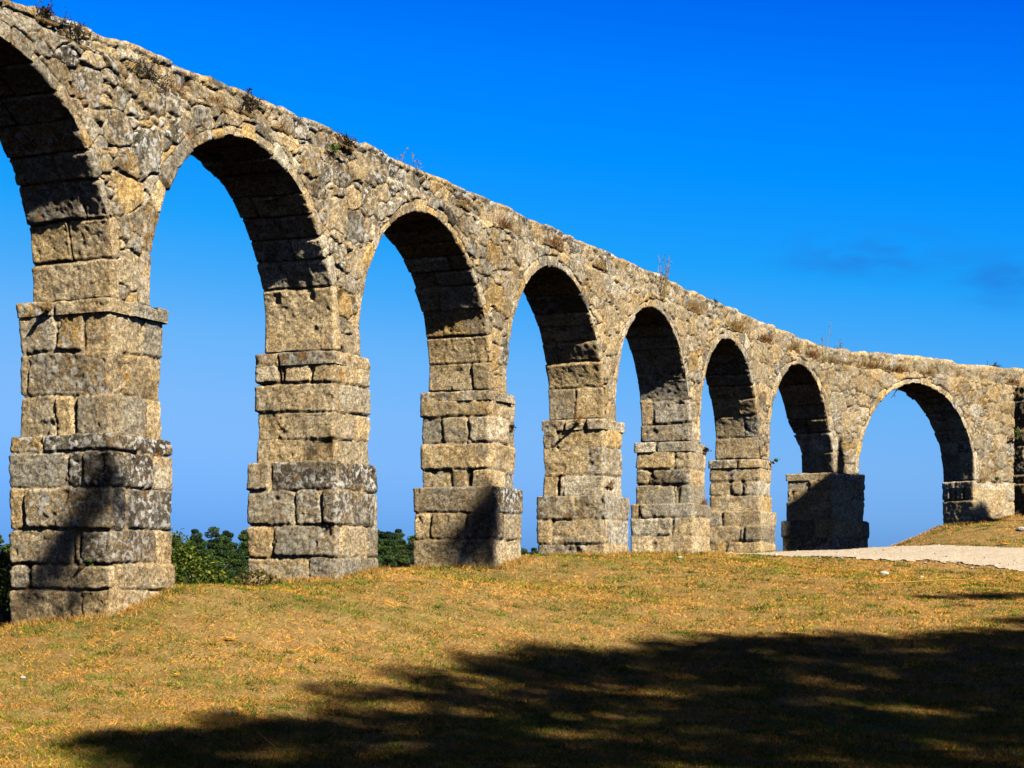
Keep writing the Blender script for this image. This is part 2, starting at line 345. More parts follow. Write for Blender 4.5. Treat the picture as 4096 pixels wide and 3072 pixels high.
    for j,(ins,dz) in enumerate(((.02,.010),(.05,.017),(.11,.018),(.2,.02),(.32,.02),(.55,.02))):
        p=base.copy(); vec=p[:,:2]-cen; ln=np.linalg.norm(vec,axis=1,keepdims=True); p[:,:2]=cen+vec*(1-ins/ln); p[:,2]=zt-.015+dz+fbm(p,6,3,sd)*.02; rows.append(p)
    XYZ=np.concatenate([XYZ,np.stack(rows,1)],1); T=np.concatenate([T,np.repeat(T[:,-1:],6,1)],1); WX=np.concatenate([WX,np.repeat(WX[:,-1:],6,1)],1)
    if tilt: pass
    return part(name,XYZ.reshape(-1,3),gridF(nu,nv+6,True),T.reshape(-1,3),WX,parent,origin)
PIERS=[ # courses of impost+shaft, courses of plinth, joints, dark spots
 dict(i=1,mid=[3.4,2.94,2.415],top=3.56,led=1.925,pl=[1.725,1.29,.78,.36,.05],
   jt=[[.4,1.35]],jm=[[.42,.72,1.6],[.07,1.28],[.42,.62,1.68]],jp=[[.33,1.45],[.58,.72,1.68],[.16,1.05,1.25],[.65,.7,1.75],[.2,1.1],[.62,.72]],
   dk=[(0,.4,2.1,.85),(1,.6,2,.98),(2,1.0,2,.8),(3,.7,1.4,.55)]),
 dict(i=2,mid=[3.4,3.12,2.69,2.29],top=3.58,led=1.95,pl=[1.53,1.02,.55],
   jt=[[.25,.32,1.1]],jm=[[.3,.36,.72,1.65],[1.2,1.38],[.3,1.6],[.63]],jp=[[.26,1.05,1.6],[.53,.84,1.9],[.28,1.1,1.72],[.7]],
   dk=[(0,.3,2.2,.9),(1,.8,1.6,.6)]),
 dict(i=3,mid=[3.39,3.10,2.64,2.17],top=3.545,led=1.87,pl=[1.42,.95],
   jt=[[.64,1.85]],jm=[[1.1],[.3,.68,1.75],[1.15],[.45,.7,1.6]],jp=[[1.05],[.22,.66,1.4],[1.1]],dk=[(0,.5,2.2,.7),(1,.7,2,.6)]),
 dict(i=4,mid=[3.32,2.96,2.39],top=3.52,led=1.98,pl=[1.51,1.01],jt=[[.35,.7,1.7]],jm=[[.25,1.2],[.7,.77,],[.25,.33]],jp=[[.55,.85],[.23,1.05],[.6,.75]],dk=None),
 dict(i=5,mid=[3.26,2.85,2.50],top=3.47,led=2.06,pl=[1.74,1.34],jt=[[.38,1.4]],jm=[[.7,1.9],[.25,.3,1.05],[.72,.78]],jp=[[.15,1.1],[.68,.76],[.12,.5]],dk=None),
 dict(i=6,mid=[3.23,2.87,2.51],top=3.43,led=2.11,pl=[1.74,1.33],jt=[[.28,.55]],jm=[[1.1],[.42,.68],[1.1]],jp=[[.3,.42],[.62,.7],[.2,.38]],dk=None),
 dict(i=7,mid=[3.22,2.93,2.64],top=3.41,led=2.08,pl=[1.58],jt=[None],jm=[None]*3,jp=[None]*2,dk=None),
 dict(i=8,mid=[3.25,2.88,2.38],top=3.43,led=None,pl=None,jt=[[.4,1.3]],jm=[[.25,.42,.7,1.72],[1.4],[.55,1.5]],jp=None,dk=None),
 dict(i=0,mid=[3.3,2.8,2.4],top=3.56,led=1.93,pl=[1.5,.9,.3,-.3,-.9],jt=None,jm=None,jp=None,dk=None),
]
def build_piers():
    for p in PIERS:
        i=p['i']; t=TC[i+1]; a=line(t)
        w1,w2=1.324,1.138
        if i==7: a=C7; poly=[a+np.array([-math.cos(.5),math.sin(.5)])*w1,a,a+dB*1.45,a+dB*1.45+qB*w1]
        elif i==8: poly=[a+qB*1.15,a,a+dB*2.3,a+dB*2.3+qB*1.3]
        else:
            d=dA; q=qA; poly=[a+q*w1,a,a+d*w2,a+d*w2+q*w1]
        poly=np.array(poly); gz=[ground(*c) for c in poly]; zb=float(min(gz))-.25
        dist=max(a[1],20); g=max(.017,dist*.00072)
        org=(float(poly.mean(0)[0]),float(poly.mean(0)[1]),float(min(gz)))
        # middle stage is the pier's own mesh
        led=p['led'] if p['led'] else zb
        pier=stage('pier',poly,led-.05,p['mid'],p['jm'],g,100+i,AQ,org,wbase=.32)
        stage('impost',offset_poly(poly,.022),p['mid'][0]-.01,[p['top']],p['jt'],g,200+i,pier,org,wbase=.5)
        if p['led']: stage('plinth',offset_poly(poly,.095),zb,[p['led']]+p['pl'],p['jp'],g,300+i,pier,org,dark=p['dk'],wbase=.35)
build_piers()
DF=.07; TH=1.19    # front of the wall set back from the pier face, wall thickness
def bay(i):
    """opening between pier i and i+1: t0,t1,spring,R, bottoms"""
    top={p['i']:p['top'] for p in PIERS}; top[9]=3.4; top[-1]=3.56
    w={7:1.30,8:2.06}.get(i,.96); t0=TC[i+1]+w; t1=TC[i+2]+.17; R=(t1-t0)/2; zc=6.17
    return t0,t1,zc-R,R,top[i]+.0,top[i+1]+.0
def band_w(seed,k): return .11+.15*np.random.default_rng(seed).random(400)[k]
def ring_joints(i):
    t0,t1,zs,R,b0,b1=bay(i); rng=np.random.default_rng(500+i); L=(zs-b0)+math.pi*R+(zs-b1)
    a=[0.]; 
    while a[-1]<L-.35: a.append(a[-1]+rng.uniform(.30,.50)*(1 if .7<a[-1]<L-1.2 else 1.35))
    a[-1]=L; return np.array(a)
def arch_dist(i,t,z):
    """distance outside the opening (negative inside) and path coordinate"""
    t0,t1,zs,R,b0,b1=bay(i); tc=(t0+t1)/2; up=z>zs
    r=np.where(up,np.hypot(t-tc,z-zs),np.abs(t-tc)); d=r-R
    th=np.arctan2(z-zs,tc-t); s=np.where(up,(zs-b0)+th*R,np.where(t<tc,z-b0,(zs-b0)+math.pi*R+(zs-z)))
    return d,s
def build_arch(i,fine=True):
    t0,t1,zs,R,b0,b1=bay(i); tc=(t0+t1)/2; rng=np.random.default_rng(600+i); sd=i*3.3+50
    dist=line(tc)[1]; g=max(.019,dist*.00078); L=(zs-b0)+math.pi*R+(zs-b1); A=np.linspace(0,L,int(L/g)); B=.40
    s=np.concatenate([np.arange(-B,0,g),np.arange(0,TH,g),np.linspace(TH,TH+B,12)])
    AA,SS=np.meshgrid(A,s,indexing='ij')
    th=np.clip((A-(zs-b0))/R,0,math.pi); pt=tc-R*np.cos(th); pz=np.where(A<zs-b0,b0+A,np.where(A>zs-b0+math.pi*R,zs-(A-(zs-b0)-math.pi*R),zs+R*np.sin(th)))
    nt=np.cos(th); nz=-np.sin(th)
    out=np.where(SS<0,-SS,np.where(SS>TH,SS-TH,0)); dep=np.clip(SS,0,TH)
    J=ring_joints(i); 
    Pn=np.stack([AA*1.0+i*37,SS*1.0,np.zeros_like(AA)],-1)
    Aw=AA+fbm(Pn,2.2,3,sd)*.03+fbm(Pn,9,2,sd)*.01; Sw=SS+fbm(Pn,2.2,3,sd+4)*.04
    k=np.clip(np.searchsorted(J,Aw,side='right')-1,0,len(J)-2); a0=J[k]; a1=J[k+1]
    bwf=band_w(700+i,k); bwb=band_w(800+i,k)
    r1=np.random.default_rng(900+i); sp=np.where(r1.random(400)<.55,r1.uniform(.3,.9,400),9.)*1.0; sp=sp[k]
    first=Sw<sp; lo=np.where(first,-bwf,sp); hi=np.where(first,np.minimum(sp,TH+bwb),TH+bwb)
    px=np.minimum(Aw-a0,a1-Aw)-.012; pz_=np.minimum(Sw-lo,hi-Sw)-.006; r=.045
    dd=np.where((px<r)&(pz_<r),r-np.hypot(np.maximum(r-px,0),np.maximum(r-pz_,0)),np.minimum(px,pz_))
    bid=k*2+first; offs=r1.normal(0,.014,900)[bid]
    tl=r1.normal(0,.05,900)[bid]; h=rect_h(dd,.016,.042)+(offs+(Aw-(a0+a1)/2)*tl)*ss(0,.03,dd)
    tn=stone_tone(r1,900)[bid]; m=ss(-.008,.012,dd)[...,None]; T=MORT*(1-m)+tn*m; WX=.12+(np.clip(r1.normal(.35,.25,900),.02,.9)[bid]-.12)*m[...,0]
    h=h+fbm(Pn,5,3,sd+1)*.016+fbm(Pn,15,3,sd+2)*.013-ss(.1,.5,fbm(Pn,24,2,sd+12))*.009-ss(.3,.46,fbm(Pn,3.3,3,sd+6))*.03
    dk=ss(-.018,-.038,rect_h(dd,.024,.045))[...,None]*ss(-.2,.3,fbm(Pn,2.,2,sd+40))[...,None]; T=T*(1-dk)+np.array((.075,.05,.028))*dk
    # beyond the voussoir's own width the band drops behind the rubble
    lost=np.where(SS<0,-SS-bwf,np.where(SS>TH,SS-TH-bwb,-1)); drop=ss(-.01,.03,lost)*.12
    hf=np.where(SS<0,h*.8-.001-drop,0)*ss(0,.03,-SS); hb=np.where(SS>TH,h-drop,0)*ss(0,.03,SS-TH)
    hs=np.where((SS>=-.03)&(SS<=TH+.03),h,0)*np.where(SS<0,ss(-.03,0,SS),np.where(SS>TH,ss(TH+.03,TH,SS),1))
    cr=.012*np.clip(1-np.abs(SS)/.03,0,1)**2+.012*np.clip(1-np.abs(SS-TH)/.03,0,1)**2
    hs=hs-cr
    tt=pt[:,None]-nt[:,None]*out+nt[:,None]*hs; zz=pz[:,None]-nz[:,None]*out+nz[:,None]*hs
    dp=DF+dep-hf+hb+cr*np.where(SS<TH/2,1,-1)
    X=M(tt,dp,zz); o=M(np.array([tc]),np.array([.6]),np.array([zs]))[0]
    part('arch',X.reshape(-1,3),gridF(*AA.shape)[:,::-1],T.reshape(-1,3),WX,AQ,tuple(o))
for i in range(0,8): build_arch(i)
# rubble: one field of irregular stones over the whole wall face
def rubble_sites(t0,t1,z0,z1,seed):
    rng=np.random.default_rng(seed); P=[];Wt=[]
    tries=int((t1-t0)*(z1-z0)*95)
    cell={}
    for k in range(tries):
        f=k/tries; r=(.25 if f<.07 else .165 if f<.30 else .115 if f<.62 else .06)*rng.uniform(.85,1.2)
        p=(rng.uniform(t0,t1),rng.uniform(z0,z1)); c=(int(p[0]/.5),int(p[1]/.5)); ok=True
        for a in (-1,0,1):
            for b in (-1,0,1):
                for q in cell.get((c[0]+a,c[1]+b),()):
                    if abs(P[q][0]-p[0])*.85<(r+Wt[q])*.80 and abs(P[q][1]-p[1])*1.12<(r+Wt[q])*.80: ok=False;break
                if not ok: break
            if not ok: break
        if ok: cell.setdefault(c,[]).append(len(P)); P.append(p); Wt.append(r)
    P=np.array(P); Wt=np.array(Wt); n=len(P)
    return P,Wt,rng.normal(0,.22,n),stone_tone(rng,n),np.clip(rng.normal(.42,.28,n),.03,1),rng.normal(0,.010,n),rng.uniform(.72,1.12,n)
SITES=rubble_sites(-12,56,-.5,7.6,11)
def rubble(t,z,sd=0,sites=None):
    P,Wt,rot,tn,wx,off,asp=sites or SITES
    sh=t.shape; t=t.ravel(); z=z.ravel(); Pn=P3(t,z,0*t+sd)
    tw=t+fbm(Pn,3,2,sd+1)*.035+fbm(Pn,12,3,sd+2)*.020; zw=z+fbm(Pn,3,2,sd+3)*.03+fbm(Pn,12,3,sd+4)*.020
    H=np.zeros(len(t)); T=np.zeros((len(t),3)); WX=np.zeros(len(t))
    order=np.argsort((np.floor(t/.6)*1000+np.floor(z/.6))); B=np.floor(t/.6)*1000+np.floor(z/.6); Bs=B[order]; cut=np.flatnonzero(np.diff(Bs))+1
    for idx in np.split(order,cut):
        tc,zc=t[idx].mean(),z[idx].mean(); near=np.flatnonzero((np.abs(P[:,0]-tc)<1.05)&(np.abs(P[:,1]-zc)<.95))
        if len(near)<2: H[idx]=-.05; T[idx]=MORT; continue
        dx=tw[idx][:,None]-P[near,0]; dz=zw[idx][:,None]-P[near,1]; c,s=np.cos(rot[near]),np.sin(rot[near]); x=(dx*c+dz*s)*.9*asp[near]; y=(-dx*s+dz*c)*1.12/asp[near]
        D=(np.abs(x)**3.2+np.abs(y)**3.2)**(1/3.2)-Wt[near]
        o2=np.argpartition(D,1,axis=1)[:,:2]; a=np.take_along_axis(D,o2,1); f1=a.min(1); f2=a.max(1); k=np.where(a[:,0]<=a[:,1],o2[:,0],o2[:,1]); nid=near[k]
        e=np.minimum((f2-f1)*.5,.12-f1*.9)-.009     # inset from the neighbour, and stones far from filling leave mortar
        xs=np.take_along_axis(x,k[:,None],1)[:,0]; ys=np.take_along_axis(y,k[:,None],1)[:,0]; fx=off[nid]*6%.5-.25; fz=off[nid]*17%.5-.25
        H[idx]=-.055*(1-ss(-.003,.014,e)**.6)+(off[nid]+np.clip(xs*fx+ys*fz,-.015,.015))*ss(0,.03,e)
        m=ss(-.006,.012,e)[:,None]; T[idx]=MORT*(1-m)+tn[nid]*(.68+.42*((nid*7)%5)/4)[:,None]*m; WX[idx]=.12*(1-m[:,0])+wx[nid]*m[:,0]
    mo=ss(-.35,.35,fbm(Pn,2.1,3,sd+8)); H=np.where(H<-.016,-.016+(H+.016)*(.25+1.3*mo),H)
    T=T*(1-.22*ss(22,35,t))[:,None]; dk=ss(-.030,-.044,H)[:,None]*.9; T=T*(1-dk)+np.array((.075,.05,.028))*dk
    H=H+fbm(Pn,6,3,sd+5)*.010+fbm(Pn,16,3,sd+6)*.012-ss(.1,.5,fbm(Pn,25,2,sd+9))*.009
    return H.reshape(sh),T.reshape(sh+(3,)),WX.reshape(sh)
ZL=6.5
def ledge_z(t): return ZL+fbm(P3(t,0*t),1.1,3,41)*.07+fbm(P3(t,0*t),5,2,42)*.03
def upface(t,z):
    """crust and lichen are heavier near the top and at the near, older end"""
    return .75+.75*ss(4.4,6.4,z)*ss(28,6,t)
def build_wall(i):
    t0=TC[i+1]+.57; t1=TC[i+2]+.57
    if i==8: t1=46.
    if i==8: t0=TC[9]+.57
    dist=max(19,line((t0+t1)/2)[1]); g=max(.0145,dist*.00056)
    t=np.arange(t0,t1+g*.6,g*1.25); t[-1]=t1; zlo=3.3 if i<8 else 2.0
    z=np.arange(zlo,ZL,g)
    Tt,Zz=np.meshgrid(t,z,indexing='ij'); d=np.full(Tt.shape,9.); w=np.full(Tt.shape,.3)
    for j in (i-1,i,i+1):
        if 0<=j<8:
            dj,s=arch_dist(j,Tt,Zz); J=ring_joints(j); k=np.clip(np.searchsorted(J,s,side='right')-1,0,len(J)-2); w=np.where(dj<d,band_w(700+j,k),w); d=np.minimum(d,dj)
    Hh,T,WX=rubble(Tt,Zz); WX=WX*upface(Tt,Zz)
    rec=ss(w+.005,w-.04,d)*.07; Hh=Hh-rec
    lz=ledge_z(Tt[:,0]); Z2=zlo+(Zz-zlo)*((lz-zlo)/(z[-1]-zlo))[:,None]
    edge=ss(.07,.0,lz[:,None]-Z2)*.035
    V=M(Tt,DF-Hh+edge,Z2)
    # ledge running back under the channel
    rows=[]; 
    for dd in (.04,.10,.18,.28,.36): rows.append(M(t,DF+.03+dd,lz+fbm(P3(t,0*t+dd*5),7,3,5)*.03+.01))
    V=np.concatenate([V,np.stack(rows,1)],1); T=np.concatenate([T,np.repeat(T[:,-1:],5,1)],1); WX=np.concatenate([WX,np.repeat(WX[:,-1:],5,1)],1)
    mk=np.concatenate([d>.10,np.ones((len(t),5),bool)],1)
    F=gridF(*mk.shape,mask=mk); Vf,Ff,Tf,Wf=compact(V.reshape(-1,3),F,T.reshape(-1,3),WX.ravel())
    # back face, coarser
    g2=.06; tb=np.arange(t0,t1+.03,g2); tb[-1]=t1; zb=np.arange(zlo,ZL+.1,g2); A,Bz=np.meshgrid(tb,zb,indexing='ij'); db=np.full(A.shape,9.)
    for j in (i-1,i,i+1):
        if 0<=j<8: db=np.minimum(db,arch_dist(j,A,Bz)[0])
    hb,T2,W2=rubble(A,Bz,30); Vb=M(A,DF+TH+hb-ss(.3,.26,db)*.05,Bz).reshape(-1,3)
    Fb=gridF(*A.shape,mask=db>.12)[:,::-1]; Vb,Fb,T2,W2=compact(Vb,Fb,T2.reshape(-1,3),W2.ravel())
    o=M(np.array([(t0+t1)/2]),np.array([.6]),np.array([zlo]))[0]
    part('spandrel_wall',np.concatenate([Vf,Vb]),np.concatenate([Ff,Fb+len(Vf)]),np.concatenate([Tf,T2]),np.concatenate([Wf,W2]),AQ,tuple(o))
for i in range(0,9): build_wall(i)
def top_z(t):
    return np.interp(t,[-12,-2,0,3.2,12,22,27,31,33,39.0,39.35,46],[6.57,6.68,6.81,6.85,6.93,6.99,7.0,6.97,6.95,7.03,6.95,7.15])
def build_channel(ta,tb,seed):
    g=max(.019,line((ta+tb)/2)[1]*.0007); t=np.arange(ta,tb+g*.5,g*1.1); t[-1]=tb; rng=np.random.default_rng(5)
    # cap stones: uneven lengths and heights
    J=[-14.]; 
    while J[-1]<60: J.append(J[-1]+rng.uniform(.28,.75))
    J=np.array(J); k=np.searchsorted(J,t+fbm(P3(t,0*t),3,2,3)*.04)-1; x=np.minimum(t-J[k],J[k+1]-t)
    hz=rng.normal(0,.014,400)[k]+(t-(J[k]+J[k+1])/2)*rng.normal(0,.05,400)[k]; zt=top_z(t)+hz-.055*(1-ss(0,.035,x)**.5)+fbm(P3(t,0*t),7,3,8)*.03-.05*ss(.28,.42,fbm(P3(t,0*t),.8,2,88))
    lz=ledge_z(t)-.04; nf=int(.42/g)+2; SB=.09+.05*fbm(P3(t,0*t),.7,2,15)
    f=np.linspace(0,1,nf); Tt=np.repeat(t[:,None],nf,1); Zf=lz[:,None]+(zt-lz)[:,None]*f
    H,T,WX=rubble(Tt,Zf*1.0+.0,60,sites=SITES2); 
    cap=ss(.11,.09,zt[:,None]-Zf); jt=1-ss(0,.035,x)[:,None]
    capt=stone_tone(rng,400)[k][:,None,:]*np.ones((1,nf,1)); H=H*(1-cap)+cap*(.006-.045*jt+fbm(P3(Tt,Zf),15,3,9)*.02); H=H-.03*np.exp(-((zt[:,None]-Zf-.10)/.012)**2)
    T=T*(1-cap[...,None])+cap[...,None]*capt; WX=np.clip(WX*1.1*upface(Tt,Zf+.3),0,1)
    H=H-.05*ss(.035,0,zt[:,None]-Zf)
    V=M(Tt,DF+SB[:,None]-H,Zf)
    rows=[]; 
    for dd in (.07,.13,.22,.35,.55,.8,1.0): rows.append(M(t,DF+SB+dd,zt+.012+fbm(P3(t,0*t+dd*3),6,3,17)*.02-(.10*ss(.9,1.0,dd))))
    for dz in (.15,.32,.5): rows.append(M(t,DF+TH-.02+fbm(P3(t,0*t+dz),5,2,4)*.03,zt-dz))
    n=len(rows); V=np.concatenate([V,np.stack(rows,1)],1); T=np.concatenate([T,np.repeat(T[:,-1:],n,1)],1); WX=np.concatenate([WX,np.repeat(WX[:,-1:],n,1)],1)
    o=M(np.array([(ta+tb)/2]),np.array([.6]),np.array([ZL]))[0]
    part('water_channel',V.reshape(-1,3),gridF(*V.shape[:2]),T.reshape(-1,3),WX,AQ,tuple(o))
def _s2():
    P,Wt,rot,tn,wx,off,asp=rubble_sites(-12,56,6.2,7.3,77)
    return P,np.minimum(Wt,.11),rot,tn,wx,off,asp
SITES2=_s2()
for a,b in ((-11,0),(0,11),(11,27.5),(27.5,46)): build_channel(a,b,1)
# solid end block behind the last pier and the buttress at the right edge of the view
def build_buttress():
    a=line(41.93)+qB*.05; d=dB; n=-qB; poly=np.array([a-n*.3,a+n*1.0,a+n*1.0+d*1.6,a-n*.3+d*1.6])
    g=.045; org=(float(a[0]),float(a[1]),2.0); zb=float(min(ground(*c) for c in poly))-.3
    b=stage('buttress',poly,3.35,[6.42,6.0,5.5,5.05,4.6,4.1,3.7],None,g,71,AQ,org,wbase=.4)
    stage('plinth',offset_poly(poly,.09),zb,[3.4,3.0,2.5],None,g,72,b,org,wbase=.4)
build_buttress()
# ------------------------------------------------------------ plants: generators
def tri_blades(base,dirv,length,width,col,rng,bend=.3,seg=2):
    """bent tapering blades as little strips; base (n,3), dirv (n,3) unit"""
    n=len(base); side=np.cross(dirv,rng.normal(size=(n,3))); side/=np.linalg.norm(side,axis=1,keepdims=True)+1e-9
    fall=np.zeros((n,3)); hd=dirv.copy(); hd[:,2]=0; fall[:,:2]=hd[:,:2]; fall[:,2]=-.6; V=[];T=[]
    for s in range(seg+1):
        f=s/seg; c=base+dirv*(length*f)[:,None]+fall*(bend*length*f*f)[:,None]; w=(width*(1-f*.98)/2)[:,None]
        V+= [c-side*w,c+side*w]; T+=[col,col]
    V=np.stack(V,1); T=np.stack(T,1); k=(seg+1)*2; o=(np.arange(n)*k)[:,None]
    F=np.concatenate([o+np.array([[2*s,2*s+1,2*s+3,2*s+2]]) for s in range(seg)])
    return V.reshape(-1,3),F,T.reshape(-1,3)
def leaves(P,size,col,rng,up=.35,asp=.55):
    n=len(P); a=rng.normal(size=(n,3)); a/=np.linalg.norm(a,axis=1,keepdims=True); nn=rng.normal(size=(n,3)); nn[:,2]+=up*2; b=np.cross(nn,a); b/=np.linalg.norm(b,axis=1,keepdims=True)+1e-9
    s=size[:,None]; c=np.cross(a,b)*s*.12
    V=np.stack([P-a*s*.5,P+b*s*asp*.5+c,P+a*s*.5,P-b*s*asp*.5+c],1); F=np.arange(n*4).reshape(n,4)
    return V.reshape(-1,3),F,np.repeat(col,4,axis=0)
def join(parts):
    V=[];F=[];T=[];o=0
    for v,f,t in parts:
        V.append(v);F.append(f+o);T.append(t);o+=len(v)
    return np.concatenate(V),np.concatenate(F),np.concatenate(T)
def tube(pts,rads,n=7,col=(.2,.14,.1)):
    pts=np.array(pts,float); V=[]
    for i,p in enumerate(pts):
        d=pts[min(i+1,len(pts)-1)]-pts[max(i-1,0)]; d/=np.linalg.norm(d)+1e-9; u=np.cross(d,(.3,.9,.2)); u/=np.linalg.norm(u); w=np.cross(d,u)
        a=np.arange(n)*2*math.pi/n; V.append(p+rads[i]*(np.cos(a)[:,None]*u+np.sin(a)[:,None]*w))
    V=np.stack(V,0); m=len(pts); F=[]
    for i in range(m-1):
        for j in range(n): F.append((i*n+j,i*n+(j+1)%n,(i+1)*n+(j+1)%n,(i+1)*n+j))
    return V.reshape(-1,3),np.array(F),np.tile(np.array(col,float),(m*n,1))
STRAWC=np.array([(.62,.40,.14),(.50,.31,.11),(.40,.22,.07),(.66,.47,.20),(.30,.17,.06)])
RUSTC=np.array([(.34,.14,.04),(.26,.10,.03),(.42,.22,.07),(.16,.07,.03),(.48,.30,.12)])
GREENC=np.array([(.07,.13,.02),(.05,.10,.02),(.11,.17,.03),(.16,.20,.05)])
DARKC=np.array([(.05,.035,.025),(.08,.05,.03),(.04,.045,.02),(.10,.06,.03)])
def wall_plant(name,label,cat,t,z,kind,w,h,seed,dep=None,group=None,pal=None):
    rng=np.random.default_rng(seed); dep=DF+.02 if dep is None else dep
    o=M(np.array([t]),np.array([dep]),np.array([z]))[0]; q=q_of(np.array([t]))[0]; al=np.array([q[1],-q[0],0]); outv=np.array([-q[0],-q[1],0]); up=np.array([0,0,1.]); px=o[1]/1900; P=[]
    if kind in ('grass','rust'):
        n=int(75*w/.3); pal_=(STRAWC if kind=='grass' else RUSTC) if pal is None else pal; x=rng.normal(0,.33,n)*w; b=al*x[:,None]+up*rng.uniform(-.05,.03,n)[:,None]
        d=up+al*rng.normal(0,.45,n)[:,None]+outv*rng.uniform(-.1,.75,n)[:,None]; d/=np.linalg.norm(d,axis=1,keepdims=True)
        ln=h*rng.uniform(.35,1,n)*np.exp(-(x/w)**2*1.2)*(.6+.8*np.abs(np.sin(x*17+seed))); P.append(tri_blades(b,d,ln,np.full(n,max(.006,px*.5)),pal_[rng.integers(0,len(pal_),n)],rng,.35,3))
    elif kind=='shrub':
        for k in range(int(9+w*22)):
            d=up*rng.uniform(.5,1.2)+al*rng.normal(0,.6)+outv*rng.uniform(-.2,.6); d/=np.linalg.norm(d); L=h*rng.uniform(.4,1); b=al*rng.normal(0,.22)*w; n=5
            pts=[b+d*L*f+np.array([0,0,-.18*L*f*f])+rng.normal(0,.008,3) for f in np.linspace(0,1,n)]
            pa=DARKC if pal is None else pal; P.append(tube(pts,[px*.35*(1-.5*f) for f in np.linspace(0,1,n)],4,pa[rng.integers(0,len(pa))]))
            m=rng.integers(8,20); f=rng.uniform(.25,1,m); pp=b+d*L*f[:,None]+rng.normal(0,.022,(m,3)); pp[:,2]-=.18*L*f*f; P.append(leaves(pp,rng.uniform(.018,.045,m)+px*.4,pa[rng.integers(0,len(pa),m)],rng))
    elif kind=='stalk':
        for k in range(int(w)):
            d=up+al*rng.normal(0,.22)+outv*rng.normal(.1,.15); d/=np.linalg.norm(d); L=h*rng.uniform(.55,1); cur=al*rng.normal(0,.12)*L; b=al*rng.normal(0,.08); n=7
            c=np.array((.55,.42,.20)) if pal is None else pal[0]; pts=[b+d*L*f+cur*f*f for f in np.linspace(0,1,n)]; P.append(tube(pts,[px*.36*(1-.55*f) for f in np.linspace(0,1,n)],4,c))
            m=9; f=rng.uniform(.55,1.02,m); pp=b+d*L*f[:,None]+cur*(f*f)[:,None]+rng.normal(0,.025,(m,3)); P.append(leaves(pp,rng.uniform(.02,.05,m)+px*.3,np.tile(c*.6,(m,1)),rng))
        n=30; b=al*rng.normal(0,.1,(n,1)); d=up+al*rng.normal(0,.5,(n,1))+outv*rng.uniform(0,.6,(n,1)); d/=np.linalg.norm(d,axis=1,keepdims=True); P.append(tri_blades(b,d,rng.uniform(.1,.28,n),np.full(n,px*.6),np.array([(.30,.27,.07),(.45,.33,.1)])[rng.integers(0,2,n)],rng,.4,3))
    elif kind=='green':
        n=int(60+260*w); g=rng.normal(0,.3,(n,3)); pp=al*(g[:,:1]*w)+up*(g[:,1:2]*h*.6+h*.3)+outv*(.05+np.abs(g[:,2:])*.12); P.append(leaves(pp,rng.uniform(.03,.07,n)+px*.3,GREENC[rng.integers(0,4,n)]*1.3,rng,asp=.4))
    wr=w*(.62 if kind!='stalk' else 0)+.06; nn=9; P.append(tube([al*(wr*f)+up*(-.035+rng.uniform(-.02,.02))-outv*rng.uniform(.0,.03) for f in np.linspace(-1,1,nn)],[.004]+[.03*rng.uniform(.6,1.3) for _ in range(nn-2)]+[.004],6,(.26,.17,.07)))
    V,F,T=join(P); ob=mesh(name,V,F,LEAF,None,T,None,False); ob.location=o; tag(ob,label,cat,group); return ob
G='plants growing on the aqueduct'
